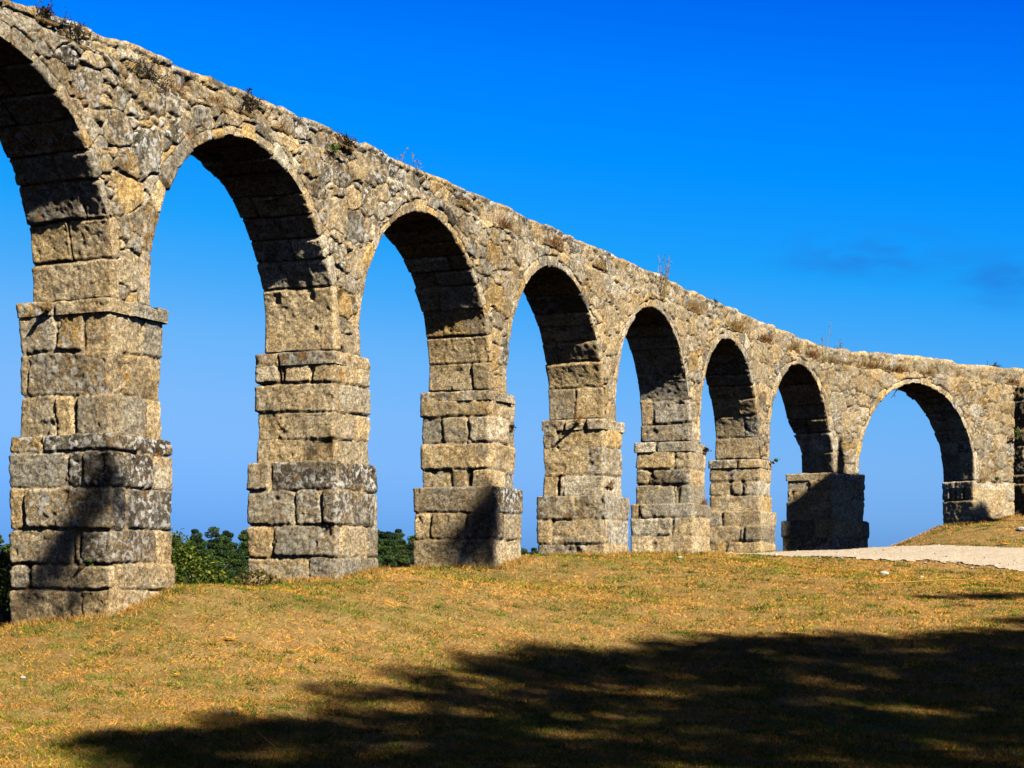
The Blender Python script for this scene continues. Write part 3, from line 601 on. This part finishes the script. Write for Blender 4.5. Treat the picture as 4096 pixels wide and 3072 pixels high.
WP=[('dried_plant','small dark dried plant on the wall top above the cut-off arch at the far left','plant',-1.06,6.62,'shrub',.3,.25,None,None),
('dried_plant','straggly dark plant with wiry stems on the wall, top left of the view','plant',-.55,6.5,'shrub',.45,.42,None,None),
('dried_plant','largest dead rusty bush with flower spikes, high above the first pier','bush',.85,6.38,'shrub',.8,.42,None,None),
('dry_grass_clump','rusty grass clump hanging beside the large dead bush above the first full pier','grass clump',1.55,6.42,'rust',.55,.25,None,None),
('dry_grass_clump','short rusty grass just left of the first full arch crown','grass clump',2.5,6.47,'rust',.4,.2,None,None),
('dried_plant','dark tuft with upright stalks breaking the skyline above the crown of the first full arch','plant',3.25,6.55,'shrub',.4,.5,None,None),
('dry_grass_clump','small rusty grass tuft right of the dark stalks above the first full arch','grass clump',4.18,6.55,'rust',.3,.18,None,None),
('green_plant','bright green leafy plant rooted in the wall above the second full pier','plant',5.55,6.5,'green',.2,.16,None,None),
('dried_plant','dark dried tuft on the wall top to the right of the bright green plant','plant',6.1,6.72,'shrub',.25,.28,None,None),
('dry_stalk','thin leaning dry stalk on the skyline above the second full arch','stalk',8.23,6.85,'stalk',1,.55,.35,None),
('dry_stalk','lower branching dry stalk beside the thin one above the second full arch','stalk',8.75,6.85,'stalk',2,.35,.35,None),
('dry_grass_clump','straw coloured grass along the ledge between the second and third full arches','grass clump',10.2,6.6,'grass',.4,.18,None,None),
('dry_grass_clump','reddish brown grass mat under the skyline left of the third full arch','grass clump',11.9,6.52,'rust',.7,.3,None,None),
('dry_grass_clump','dark brown grass mat on the ledge over the third full arch','grass clump',14.2,6.6,'rust',.8,.26,None,None),
('dry_grass_clump','thin pale grass on the ledge right of the third full arch','grass clump',16.6,6.58,'grass',.6,.22,None,None),
('bluish_plant','low dark bluish plant on the skyline left of the tall grass stems','plant',19.1,6.8,'shrub',.5,.28,.3,None),
('tall_grass','tall pale grass stems standing high over the wall top above the fourth full arch','grass',20.4,6.5,'stalk',9,1.05,None,None),
('dry_grass_clump','orange brown grass spilling down the wall right of the tall pale stems','grass clump',22.5,6.52,'grass',.9,.36,None,None),
('dark_herb','small dark leafy herb on the skyline above the fifth full pier','plant',23.0,6.85,'shrub',.25,.2,.3,None),
('dark_herb','dark leafy herb on the skyline between the fifth and sixth full arches','plant',24.6,6.85,'shrub',.3,.3,.3,None),
('dry_grass_clump','orange brown grass mat above the sixth full pier','grass clump',25.8,6.52,'grass',1.0,.36,None,None),
('dark_herb','dark leafy herb on the skyline near the sixth full arch','plant',27.2,6.88,'shrub',.3,.26,.3,None),
('dry_grass_clump','rusty hanging mat on the ledge just left of the crown of the sixth full arch','grass clump',28.2,6.5,'rust',.9,.34,None,None),
('dry_grass_clump','round orange grass cushion on the ledge above the crown of the sixth full arch','grass clump',30.4,6.5,'grass',.8,.36,None,None),
('dry_grass_clump','ragged rusty grass right of the sixth full arch crown','grass clump',31.9,6.5,'rust',.8,.34,None,None),
('tall_stalk','tall single flowering stalk rising over the wall at its bend','stalk',32.85,6.5,'stalk',2,1.15,None,None),
('dry_grass_clump','brown grass at the foot of the tall flowering stalk at the bend','grass clump',33.5,6.5,'grass',.6,.3,None,None),
('dry_stalk','short thin dead stalks on the skyline right of the tall flowering stalk','stalk',34.0,6.9,'stalk',3,.36,.4,None),
('dry_grass_clump','widest tawny grass cushion on the ledge left of the last arch crown','grass clump',35.2,6.5,'grass',1.3,.42,None,None),
('dry_grass_clump','tawny grass cushion on the ledge directly above the last arch crown','grass clump',36.3,6.48,'rust',.9,.32,None,None),
('dry_grass_clump','thin brown grass on the ledge right of the last arch crown','grass clump',37.6,6.5,'grass',.7,.28,None,None),
('bluish_shrub','bluish grey branching shrub standing on the wall top near the right edge','shrub',41.3,6.8,'shrub',.75,.52,.5,np.array([(.16,.17,.2),(.10,.11,.14),(.2,.18,.18)])),
('dry_grass_clump','reddish brown plant spilling over the wall by the right edge','grass clump',41.9,6.55,'rust',.55,.3,None,None),
('dry_grass_clump','small brown tuft on the impost ledge of the rightmost pier','grass clump',40.15,3.42,'grass',.3,.3,-.02,None),
('green_plant','small green spiky plant on the impost ledge of the rightmost pier','plant',40.8,3.48,'green',.16,.14,-.02,None),
('green_plant','dark green plant clinging to the corner of the buttress at the right edge','plant',41.75,4.85,'green',.25,.35,-.1,None),
('hanging_twig','bare crooked twig hanging from the crown of the last arch','twig',36.5,6.13,'twig',0,0,.3,None)]
for i,(nm,lb,ct,t,z,kd,w,h,dep,pal) in enumerate(WP):
    if kd=='twig':
        o=M(np.array([t]),np.array([dep]),np.array([z]))[0]; ps=[(0,0,.05),(.03,0,-.1),(-.02,0,-.2),(-.08,0,-.3),(-.16,0,-.4)]; P=[tube(ps,[.016,.014,.012,.01,.006],5,(.06,.04,.03)),tube([(-.02,0,-.2),(.05,0,-.16)],[.01,.006],4,(.06,.04,.03)),tube([(-.08,0,-.3),(-.02,0,-.36)],[.01,.006],4,(.06,.04,.03))]
        V,F,T=join(P); ob=mesh(nm,V,F,LEAF,None,T,None,False); ob.location=o; tag(ob,lb,ct)
    else: wall_plant(nm,lb,ct,t,z,kd,w,h,1000+i,dep,G,pal)
# tufts rooted in the piers' ledges: (pier, face 0 left / 1 front, fraction, z, kind, w, h)
PT=[(4,0,.62,3.5,'rust',.34,.2,'dark dried tuft spilling over the impost of the fourth pier'),(5,1,.9,3.3,'shrub',.12,.16,'small dark plant on the right side under the impost of the fifth pier'),
(6,1,.8,3.42,'green',.12,.10,'dark green plant on the right end of the impost of the sixth pier'),(5,1,.8,2.08,'rust',.3,.22,'rusty tuft on the lower ledge of the fifth pier'),
(4,1,.3,2.2,'rust',.25,.2,'rusty tuft on the right face of the fourth pier above its lower ledge'),
(1,0,.38,3.5,'grass',.2,.14,'dry tuft in the notch of the impost of the first pier'),(1,0,.78,.36,'green',.14,.1,'bright green tuft in a low joint of the first pier'),(3,1,.8,2.95,'shrub',.1,.08,'dark tuft on the right face of the third pier')]
for k,(pi,fc,f,z,kd,w,h,lb) in enumerate(PT):
    i=pi; tt=TC[i+1]
    if fc==1: t_,dp=tt+f*1.138,-.03
    else: t_,dp=tt-.03,(1-f)*1.324
    wall_plant({'rust':'dry_tuft','grass':'dry_tuft','shrub':'dried_plant','green':'green_weed'}[kd],lb,'plant',t_,z,kd,w,h,1500+k,dp,'tufts rooted in the piers')
# ------------------------------------------------------------ bushes just behind the near piers
def bush(name,label,cx,cy,blobs,n,size,pal,seed,cat='bush'):
    rng=np.random.default_rng(seed); z0=float(ground(cx,cy,False)); P=[];C=[]
    for (dx,dy,z,rx,ry,rz) in blobs:
        m=int(n*rx*rz/sum(b[3]*b[5] for b in blobs)); d=rng.normal(size=(m,3)); d/=np.linalg.norm(d,axis=1,keepdims=True); r=rng.uniform(.55,1.0,m)**.5*(1+.18*fbm(d*1.0+dx,2.2,3,seed)*1.5)
        P.append(np.array((dx,dy,z-z0))+d*r[:,None]*(rx,ry,rz))
    P=np.concatenate(P); c=pal[rng.integers(0,len(pal),len(P))]*rng.uniform(.6,1.35,(len(P),1))
    root=empty(name,(cx,cy,z0)); tag(root,label,cat)
    v,f,t=leaves(P,rng.uniform(size*.6,size*1.25,len(P)),c,rng,.5,.7); mesh('foliage',v,f,LEAF,root,t,None,False)
    st=[]
    for (dx,dy,z,rx,ry,rz) in blobs:
        for k in range(4): a=rng.uniform(0,6.28); st.append(tube([(dx*.3,dy*.3,-.3),(dx*.7+rx*.2*math.cos(a),dy*.7+ry*.2*math.sin(a),(z-z0)*.5),(dx+rx*.6*math.cos(a),dy+ry*.6*math.sin(a),z-z0+rz*.5)],[.03,.022,.01],6))
    v,f,t=join(st); mesh('stems',v,f,BARK,root,t); return root
IVY=np.array([(.07,.14,.012),(.04,.08,.01),(.18,.24,.02),(.025,.05,.008),(.30,.31,.04),(.11,.14,.02)])
bush('leafy_bush','dense yellow-green leafy bush behind the near pier, sloping down to the second pier',-4.9,27.2,[(-.75,.2,0,.95,.7,1.2),(-.15,.1,0,.72,.6,.95),(.28,0,-.1,.6,.5,.72),(.66,-.05,-.15,.42,.4,.48),(-.2,0,-.7,1.1,.5,.7)],25000,.055,IVY,21)
bush('leafy_bush','olive leafy bush at the left edge, behind the left side of the nearest pier',-7.3,25.0,[(0,0,.05,.85,.6,.72),(-.6,.2,-.5,.9,.6,.9),(.45,.2,-.4,.7,.5,.95)],16000,.055,IVY*np.array((1.15,1.,1.)),22)
bush('low_bush','low brownish bush at the left foot of the second pier',-3.75,27.5,[(0,0,.05,.42,.3,.30),(-.35,.1,.0,.3,.3,.22)],1300,.06,np.array([(.20,.14,.03),(.12,.12,.02),(.26,.20,.05),(.08,.09,.02)]),23)
# ------------------------------------------------------------ wood on the far slope: every tree its own thing
def tree_meshes(seed,kind):
    rng=np.random.default_rng(seed); H=1.0; P=[];C=[]
    nb=46 if kind else 40; base=.02
    for k in range(nb):
        f=rng.uniform(base,1) if k<nb-3 else rng.uniform(.8,.97); prof=(1-abs(f-.42)/.62)**.7 if kind else (1.05-f)**.55
        a=rng.uniform(0,6.28); rr=.17*prof*rng.uniform(.25,1); c=np.array((rr*math.cos(a),rr*math.sin(a),f)); R=rng.uniform(.045,.085)*(.6+.6*prof)
        m=360; d=rng.normal(size=(m,3)); d/=np.linalg.norm(d,axis=1,keepdims=True); p=c+d*(rng.uniform(.3,1,m)**.5)[:,None]*(R*1.1,R*1.1,R*.6); P.append(p)
        col=np.array([(.05,.10,.03),(.08,.15,.035),(.03,.065,.028),(.12,.19,.045)])[rng.integers(0,4)]*rng.uniform(.75,1.3); C.append(np.tile(col,(m,1))*rng.uniform(.7,1.3,(m,1)))
    P=np.concatenate(P); C=np.concatenate(C); v,f,t=leaves(P,rng.uniform(.009,.020,len(P)),C,rng,.4,.7)
    cr=mesh('crown',v,f,LEAF,None,t,None,False)
    st=[tube([(0,0,-.06),(.005,.01,.3),(-.01,0,.62),(.01,0,.93)],[.02,.016,.01,.003],7)]
    for k in range(6): z=rng.uniform(.25,.75); a=rng.uniform(0,6.28); st.append(tube([(0,0,z),(.1*math.cos(a),.1*math.sin(a),z+.1),(.17*math.cos(a),.17*math.sin(a),z+.17)],[.008,.005,.002],5))
    v,f,t=join(st); tk=mesh('trunk',v,f,BARK,None,t); return cr,tk
PROT=[tree_meshes(60+k,k%2) for k in range(5)]; _used=set()
def far_tree(x,y,h,k,label,grp,zb=None):
    r=empty('tree',(x,y,zb if zb is not None else float(ground(x,y,False)))); tag(r,label,'tree',grp); cr,tk=PROT[k]
    rng=np.random.default_rng(int(abs(x*31+y*7))); sx=h*rng.uniform(.85,1.15); rz=rng.uniform(0,6.28)
    for src in (cr,tk):
        o=src if k not in _used else src.copy()
        if k in _used: COL.objects.link(o)
        o.parent=r; o.scale=(sx,sx,h); o.rotation_euler=(0,0,rz)
    _used.add(k)
rr=np.random.default_rng(5)
def wood():
    ORD=['leftmost']+'2nd 3rd 4th 5th 6th 7th 8th 9th 10th 11th 12th 13th 14th 15th 16th 17th 18th 19th 20th'.split()
    for gname,xa,xb in (('by the left edge',-150,70),('between the first two piers',650,1010),('between the second and third piers',1460,1690),('just left of the fourth pier',2050,2170)):
        for row,(Y,top0,sp,rn) in enumerate(((410,13.4,2.5,'skyline'),(380,10.6,2.5,'upper slope'),(348,6.8,2.6,'middle slope'),(318,3.2,2.7,'lower slope'),(290,0,3.0,'near'))):
            x=(xa-2048)/7554*Y; k=0
            while x<(xb-2048)/7554*Y:
                tp=top0+.3+rr.normal(0,.5)
                if xa==2050: tp=top0-3.9+rr.normal(0,.4)
                y=Y+rr.uniform(-9,9); g=float(ground(x,y,False)); h=tp-g
                far_tree(x,y,h,int(rr.integers(0,5)),'%s %s tree in the wood %s'%(ORD[min(k,19)],rn,gname),'trees of the dark wood beyond the aqueduct')
                x+=sp*rr.uniform(.75,1.2); k+=1
wood()
# ------------------------------------------------------------ trees outside the view that throw the shade
def caster(name,label,base,clumps,leaf,nl,trunk_to,tr,pal=GREENC,seed=1,limbs=True,cat='tree'):
    rng=np.random.default_rng(seed); bz=float(ground(base[0],base[1],False)); root=empty(name,(base[0],base[1],bz)); tag(root,label,cat); B=np.array((base[0],base[1],bz)); P=[]
    for (c,r) in clumps:
        m=max(8,int(nl*r*r)); d=rng.normal(size=(m,3)); d/=np.linalg.norm(d,axis=1,keepdims=True); P.append(np.array(c)-B+d*(rng.uniform(0,1,m)**.45)[:,None]*r)
    P=np.concatenate(P); v,f,t=leaves(P,rng.uniform(leaf*.6,leaf*1.3,len(P)),pal[rng.integers(0,len(pal),len(P))],rng,.2,.7); mesh('crown',v,f,LEAF,root,t,None,False)
    T=np.array(trunk_to)-B; st=[tube([(0,0,-.3),T*.35+(.1,0,.3),T*.7,T],[tr,tr*.8,tr*.6,tr*.35],9)]
    if limbs:
        for c,r in clumps[:max(1,len(clumps)-34):9]: e=np.array(c)-B; s=T*rng.uniform(.55,.95); st.append(tube([s,(s+e)/2+(0,0,-.3),e],[tr*.22,tr*.13,.03],5))
    v,f,t=join(st); mesh('trunk',v,f,BARK,root,t); return root
def up(T,k): return (T[0]+SUN[0]/math.cos(EL)*k,T[1]+SUN[1]/math.cos(EL)*k,T[2]+math.tan(EL)*k)
def shade_tree():
    rng=np.random.default_rng(12); cl=[]
    ye=[14,15.5,17.4,18.3,19.0,19.6,20.3,21.3,22.5,23.8,24.7,25.4,25.9,26.4]; xe=[-4.6,-4.2,-4.1,-3.2,-2.5,-3.0,-1.8,-1.5,-1.1,-.2,.9,2.3,5.1,7.0]
    for i in range(2400):
        X=rng.uniform(-5,9.5); Y=rng.uniform(13,27)
        e=np.interp(Y,ye,xe)+.5
        if X<e: continue
        T=(X,Y,float(ground(X,Y,False)))
        # windows in the crown
        hole=max(math.exp(-((X-cx)/sx)**2-((Y-cy)/sy)**2) for cx,cy,sx,sy in HOLES)
        if hole>.5: continue
        near=any((abs(T[0]-a)<.33 and abs(T[1]-b)<.42) for a,b in _pts)
        if near: continue
        _pts.append((X,Y)); k=rng.uniform(23,30); cl.append((up(T,k),rng.uniform(.42,.64)))
    for X,Y,r in [(6.8,30.3,.36),(7.4,30.5,.42),(8.0,30.8,.46),(8.6,31.0,.5),(7.7,30.4,.4),(8.9,30.6,.45),(8.4,29.6,.22),(7.0,29.2,.16),(9.2,30.0,.5)]:
        cl.append((up((X,Y,float(ground(X,Y,False))),rng.uniform(24,27)),r))
    for X,Y,Z,r in [(-5.25,22.95,1.05,.26),(-5.0,22.8,.8,.2),(-5.5,23.0,.5,.26),(-5.75,23.1,.15,.3),(-5.9,23.2,-.15,.25),(-5.4,22.9,-.2,.22),(-4.7,22.6,1.35,.16),(-4.6,22.6,1.15,.14)]:
        cl.append((up((X,Y,Z),rng.uniform(24.5,26.5)),r))
    for X,Y,Z,r in [(-.42,32.8,1.85,.13),(-.5,32.9,1.6,.18),(-.6,32.9,1.3,.24),(-.8,33,1.35,.17),(-.75,33,1.0,.28),(-.95,33.1,.95,.2),(-.6,32.9,.75,.27),(-1.05,33.2,.65,.25),(-1.3,33.3,.45,.22),(-.8,33,.45,.27),(-1.1,33.2,.3,.22),(-.45,32.8,.4,.22),(-.55,32.85,1.15,.22),(.85,37.6,1.5,.1)]:
        cl.append((up((X,Y,Z),rng.uniform(25,27)),r))
    caster('shade_tree','broad leafy tree on the slope to the right behind the viewpoint',(20.5,-4.5),cl,.2,620,(19.5,-4,18.5),.32,seed=31)
_pts=[]; HOLES=[(-1.0,19.6,2.4,.40),(-1.9,16.8,1.8,.30),(3.6,21.2,2.0,.15),(1.0,18.0,2.0,.15),(3.4,16.3,1.8,.2),(5.6,24.6,2.4,.20),(1.6,23.0,1.6,.15),(-.2,21.7,1.8,.2)]
shade_tree()
def pier_shadow_casters():
    cl=[]; c=np.array((.766,.643)); rng=np.random.default_rng(4)
    o=C7-c*float(C7@c)
    def at(cc,z): p=o+c*cc; return up((p[0],p[1],z),13)
    for cc in np.arange(40.38,42.9,.16):  # made-up tree off view: block and spike of leaves shaped for a pinnacle shadow
        for z in np.arange(1.05,3.32,.17): 
            p=o+c*(cc+rng.uniform(-.03,.03)); cl.append((up((p[0],p[1],z),rng.uniform(12.2,13.8)),.15))
    for k in range(80):
        cc=rng.uniform(42.5,44.4); f=(cc-42.5)/3.0; p=o+c*cc; r=rng.uniform(.2,.42); cl.append((up((p[0],p[1],rng.uniform(1.75+.6*f,3.1-.5*f*f)),rng.uniform(11.5,15.5)),r*.8))
    for z in np.arange(3.3,4.5,.07):
        r=.16*min(1,(4.6-z)/.8)
        cl.append((at(41.36,z),r))
    t=at(43.2,2.0); b=up((float((o+c*44.4)[0]),float((o+c*44.4)[1]),0),15.5)
    caster('shadow_stand_in_tree','unseen stand-in tree outside the right edge, its crown shaped to cast a pinnacle shadow',(b[0],b[1]),cl,.13,6500,t,.13,seed=33,limbs=True)
    # palm
    rng=np.random.default_rng(9); p=o+c*47.72; top=up((p[0],p[1],2.14),13); b=np.array((p[0]+c[0]*3+SUN[0]/math.cos(EL)*16,p[1]+c[1]*3+SUN[1]/math.cos(EL)*16)); bz=float(ground(*b,False)); root=empty('palm_tree',(b[0],b[1],bz)); tag(root,'tall thin palm tree with a small spiky head, outside the right edge of the view','palm tree')
    T=np.array(top)-np.array((b[0],b[1],bz)); n=520; d=rng.normal(size=(n,3)); d[:,2]=np.abs(d[:,2])*.9-.15; d/=np.linalg.norm(d,axis=1,keepdims=True)
    v,f,t=tri_blades(np.tile(T,(n,1)),d,rng.uniform(.45,.72,n),np.full(n,.09),GREENC[rng.integers(0,4,n)],rng,.12,3); mesh('crown',v,f,LEAF,root,t,None,False)
    v,f,t=tube([(0,0,-.3),T*.3+(0,0,.6),T*.7+(0,0,.4),T],[.12,.08,.06,.06],9); mesh('trunk',v,f,BARK,root,t)
pier_shadow_casters()
# ------------------------------------------------------------ grass
def grass():
    rng=np.random.default_rng(44)
    def scatter(n,ymin,ymax):
        Y=ymin*(ymax/ymin)**rng.random(n); X=rng.uniform(-.33,.38,n)*Y; return X,Y
    X,Y=scatter(1200000,14.5,60); p=np.stack([X,Y],1); b=np.maximum((p-C1)@qA,(p-C7)@qB); ok=(b<1.8)
    ok&=~((path_mask(X,Y)>rng.uniform(-.15,1,len(X))**3*.7)&(X>2)); X,Y=X[ok],Y[ok]; n=len(X)
    Z=ground(X,Y)-.004; base=P3(X,Y,Z); P0=P3(X,Y)
    gm=fbm(P0,.45,3,11)*1.1+fbm(P0,2.5,2,12)*.7+.4*ss(0,-5,X)*ss(26,16,Y)-.06
    gr=rng.random(n)<np.clip(.10+.9*gm,.01,.8)
    az=rng.uniform(0,6.28,n); el=np.where(gr,rng.uniform(.5,1.4,n),rng.beta(1.3,2.0,n)*1.4); d=np.stack([np.cos(az)*np.cos(el),np.sin(az)*np.cos(el),np.sin(el)],1)
    bare=ss(.25,.5,fbm(P0,1.6,3,15)); L=rng.uniform(.025,.085,n)*np.where(gr,.75,1)*(1-.5*bare); 
    tone=(fbm(P0,.8,3,17)+fbm(P0,3.5,3,18)*.8); pal=STRAWC*np.array((1.98,1.46,.68)); c=pal[rng.integers(0,5,n)]*(1+.55*tone[:,None])*rng.uniform(.35,1.45,(n,1)); g=np.array([(.30,.38,.03),(.18,.27,.02),(.48,.46,.05),(.08,.15,.015)])[rng.integers(0,4,n)]; c=np.where(gr[:,None],g,c)
    w=np.maximum(.0040,Y*.00019)*rng.uniform(.7,1.4,n)
    v,f,t=tri_blades(base,d,L,w,c,rng,.25,1); o=mesh('grass',v,f,STRAW,None,t,None,False); tag(o,'short sun-dried tawny grass covering the slope','grass',kind='stuff')
    # green weeds in little tufts
    k=6500; X,Y=scatter(k,14.8,58); p=np.stack([X,Y],1); b=np.maximum((p-C1)@qA,(p-C7)@qB); ok=(b<1.3)&~((path_mask(X,Y)>-.1)&(X>2)); X,Y=X[ok],Y[ok]; k=len(X); m=26
    s=rng.uniform(.025,.13,k)*rng.uniform(.7,1.5,k); XX=(X[:,None]+rng.normal(0,1,(k,m))*s[:,None]*1.3).ravel(); YY=(Y[:,None]+rng.normal(0,1,(k,m))*s[:,None]).ravel(); base=P3(XX,YY,ground(XX,YY)); n=len(XX)
    az=rng.uniform(0,6.28,n); el=rng.uniform(.5,1.45,n); d=np.stack([np.cos(az)*np.cos(el),np.sin(az)*np.cos(el),np.sin(el)],1)
    pal=np.array([(.08,.17,.012),(.05,.11,.01),(.14,.25,.02),(.24,.33,.04)]); hk=np.repeat(rng.uniform(.6,1.3,k),m); c=pal[np.repeat(rng.integers(0,4,k),m)]*rng.uniform(.7,1.3,(n,1))
    v,f,t=tri_blades(base,d,rng.uniform(.03,.085,n)*hk,np.maximum(.008,YY*.0004),c,rng,.3,2); o=mesh('weeds',v,f,STRAW,None,t,None,False); tag(o,'small dark green weed tufts scattered through the dry grass','weeds',kind='stuff')
    # taller grass left standing against the pier feet
    B=[]
    for pz in PIERS:
        if pz['i']<1: continue
        a=line(TC[pz['i']+1]); dd_,qq=(dA,qA) if pz['i']<7 else (dB,qB); w2=1.35 if pz['i']<7 else 2.2; m=1700
        f=rng.random(m); e=rng.gamma(1.5,.07,m); left=rng.random(m)<.5
        pp=np.where(left[:,None],a-dd_*(.12+e)[:,None]+qq*(f*1.5-.1)[:,None],a-qq*(.12+e)[:,None]+dd_*(f*w2-.1)[:,None]); B.append(pp)
    B=np.concatenate(B); n=len(B); base=P3(B[:,0],B[:,1],ground(B[:,0],B[:,1])-.01); az=rng.uniform(0,6.28,n); el=rng.uniform(.7,1.5,n); d=np.stack([np.cos(az)*np.cos(el),np.sin(az)*np.cos(el),np.sin(el)],1); gg=rng.random(n)<ss(-.2,.5,fbm(base,1.5,2,3))*.7
    c=np.where(gg[:,None],np.array([(.16,.22,.03),(.09,.14,.02)])[rng.integers(0,2,n)],STRAWC[rng.integers(0,5,n)]*np.array((1.3,1.1,.75)))
    v,f,t=tri_blades(base,d,rng.uniform(.05,.16,n),np.maximum(.007,B[:,1]*.00032),c,rng,.35,2); o=mesh('pier_foot_grass',v,f,STRAW,None,t,None,False); tag(o,'longer tufts of dry grass standing against the pier feet','grass',kind='stuff')
    # pebbles loose on the path and along its edges
    n=5200; X=rng.uniform(2.5,17,n); Y=rng.uniform(38,53,n); pm=path_mask(X,Y); ok=(pm>-.7)&((pm>0)|(rng.random(n)<.35)); X,Y=X[ok],Y[ok]; n=len(X); s=rng.gamma(2,.011,n)+.012
    ico=np.array([(0,0,.6),(1,0,0),(0,1,0),(-1,0,0),(0,-1,0),(0,0,-.6)]); fc=np.array([(0,1,2),(0,2,3),(0,3,4),(0,4,1),(5,2,1),(5,3,2),(5,4,3),(5,1,4)])
    J=ico[None]*s[:,None,None]*rng.uniform(.6,1.3,(n,6,1)); V=P3(X,Y,ground(X,Y)+.02)[:,None]+J; F=(fc[None]+(np.arange(n)*6)[:,None,None]).reshape(-1,3)
    c=np.where(rng.random(n)[:,None]<.25,(.22,.19,.16),(.85,.72,.54))*rng.uniform(.7,1.1,(n,1)); o=mesh('gravel',V.reshape(-1,3),F,STRAW,None,np.repeat(c,6,axis=0),None,False); tag(o,'loose pale gravel along the path','gravel',kind='stuff')
grass()
# ------------------------------------------------------------ single stones, leaves, twig
def pebble(name,label,x,y,s,m,cat='stone',flat=.6,seed=0):
    rng=np.random.default_rng(seed); nu,nv=14,9; U,Vv=np.meshgrid(np.arange(nu)*2*math.pi/nu,np.linspace(.05,math.pi-.05,nv),indexing='ij'); d=np.stack([np.cos(U)*np.sin(Vv),np.sin(U)*np.sin(Vv),np.cos(Vv)],-1); d[...,0]*=1.3; d*=(1+.28*fbm(d+seed,1.7,3,seed))[...,None]; d=np.round(d*5)/5*.4+d*.6; d[...,2]*=flat
    o=mesh(name,(d*s).reshape(-1,3),gridF(nu,nv,True),m,None,np.full((nu*nv,3),.4)*(1.,.85,.62),np.full(nu*nv,.4),False); o.location=(x,y,float(ground(x,y))+s*flat*.45); o.rotation_euler=(0,0,rng.uniform(0,3)); tag(o,label,cat); return o
pebble('boulder','grey boulder at the left foot of the nearest pier, by the left edge',-6.42,23.75,.17,STONE,'boulder',.8,3)
for k,(x,y,s,lb) in enumerate([(7.71,39.17,.085,'largest white stone in the dry grass below the gravel path'),(8.33,38.4,.04,'small pale stone just right of the largest white stone below the path'),(3.26,36.7,.05,'pale stone at the crest in front of the fifth full pier'),
  (-5.13,19.8,.03,'small white stone in the grass near the left edge'),(-2.8,18.62,.03,'small white stone in the grass left of the tree shadow'),(14.66,54.36,.13,'long pale stone on the mound at the right edge')]):
    pebble('stone',lb,x,y,s,PALE,seed=10+k)
def fallen_leaf(x,y,s,rz,lb,seed):
    nu,nv=12,7; U,V=np.meshgrid(np.linspace(-1,1,nu),np.linspace(-1,1,nv),indexing='ij'); wd=.42*np.sqrt(np.clip(1-U*U,0,1))*(1-.25*U); z=.22*np.abs(V)**1.5*.6+.10*U*U+fbm(P3(U,V,U*0+seed),2,2,1)*.06
    o=mesh('fallen_leaf',(np.stack([U,V*wd,z],-1)*s).reshape(-1,3),gridF(nu,nv),ORANGE); o.location=(x,y,float(ground(x,y))+.035); o.rotation_euler=(.25,.1,rz); tag(o,lb,'leaf','orange leaves lying in the grass')
fallen_leaf(-3.24,21.78,.075,.2,'curled orange leaf in the grass in front of the second full pier',1)
fallen_leaf(13.63,52.4,.17,.4,'bright orange leaf at the foot of the mound beyond the path',2)
fallen_leaf(-3.56,20.1,.045,.1,'thin orange leaf in the grass below the gap between the first two piers',3)
fallen_leaf(-4.65,21.3,.035,-.5,'tiny reddish leaf in the grass under the nearest pier',4)
def stick(name,x,y,pts,r,lb,col):
    z=float(ground(x,y)); V,F,T=join([tube(p,[r*(1-.5*i/len(p)) for i in range(len(p))],6,col) for p in pts]); o=mesh(name,V,F,LEAF,None,T,None,True); o.location=(x,y,z); tag(o,lb,'twig')
stick('straw_stalk',6.92,32.65,[[(-.55,.0,.03),(0,.02,.06),(.5,.1,.09),(1.0,.25,.10)]],.012,'long yellow straw stalk lying in the grass above the streak of shade at the right',(.66,.45,.12))
stick('dry_twig',-2.2,16.55,[[(.22,0,0),(.1,.03,.10),(-.02,.05,.20),(-.13,.05,.30)],[(-.02,.05,.20),(-.06,.05,.27),(-.07,.04,.33)]],.0055,'forked dry twig standing up in the grass at the bottom left of the shade',(.42,.25,.09))
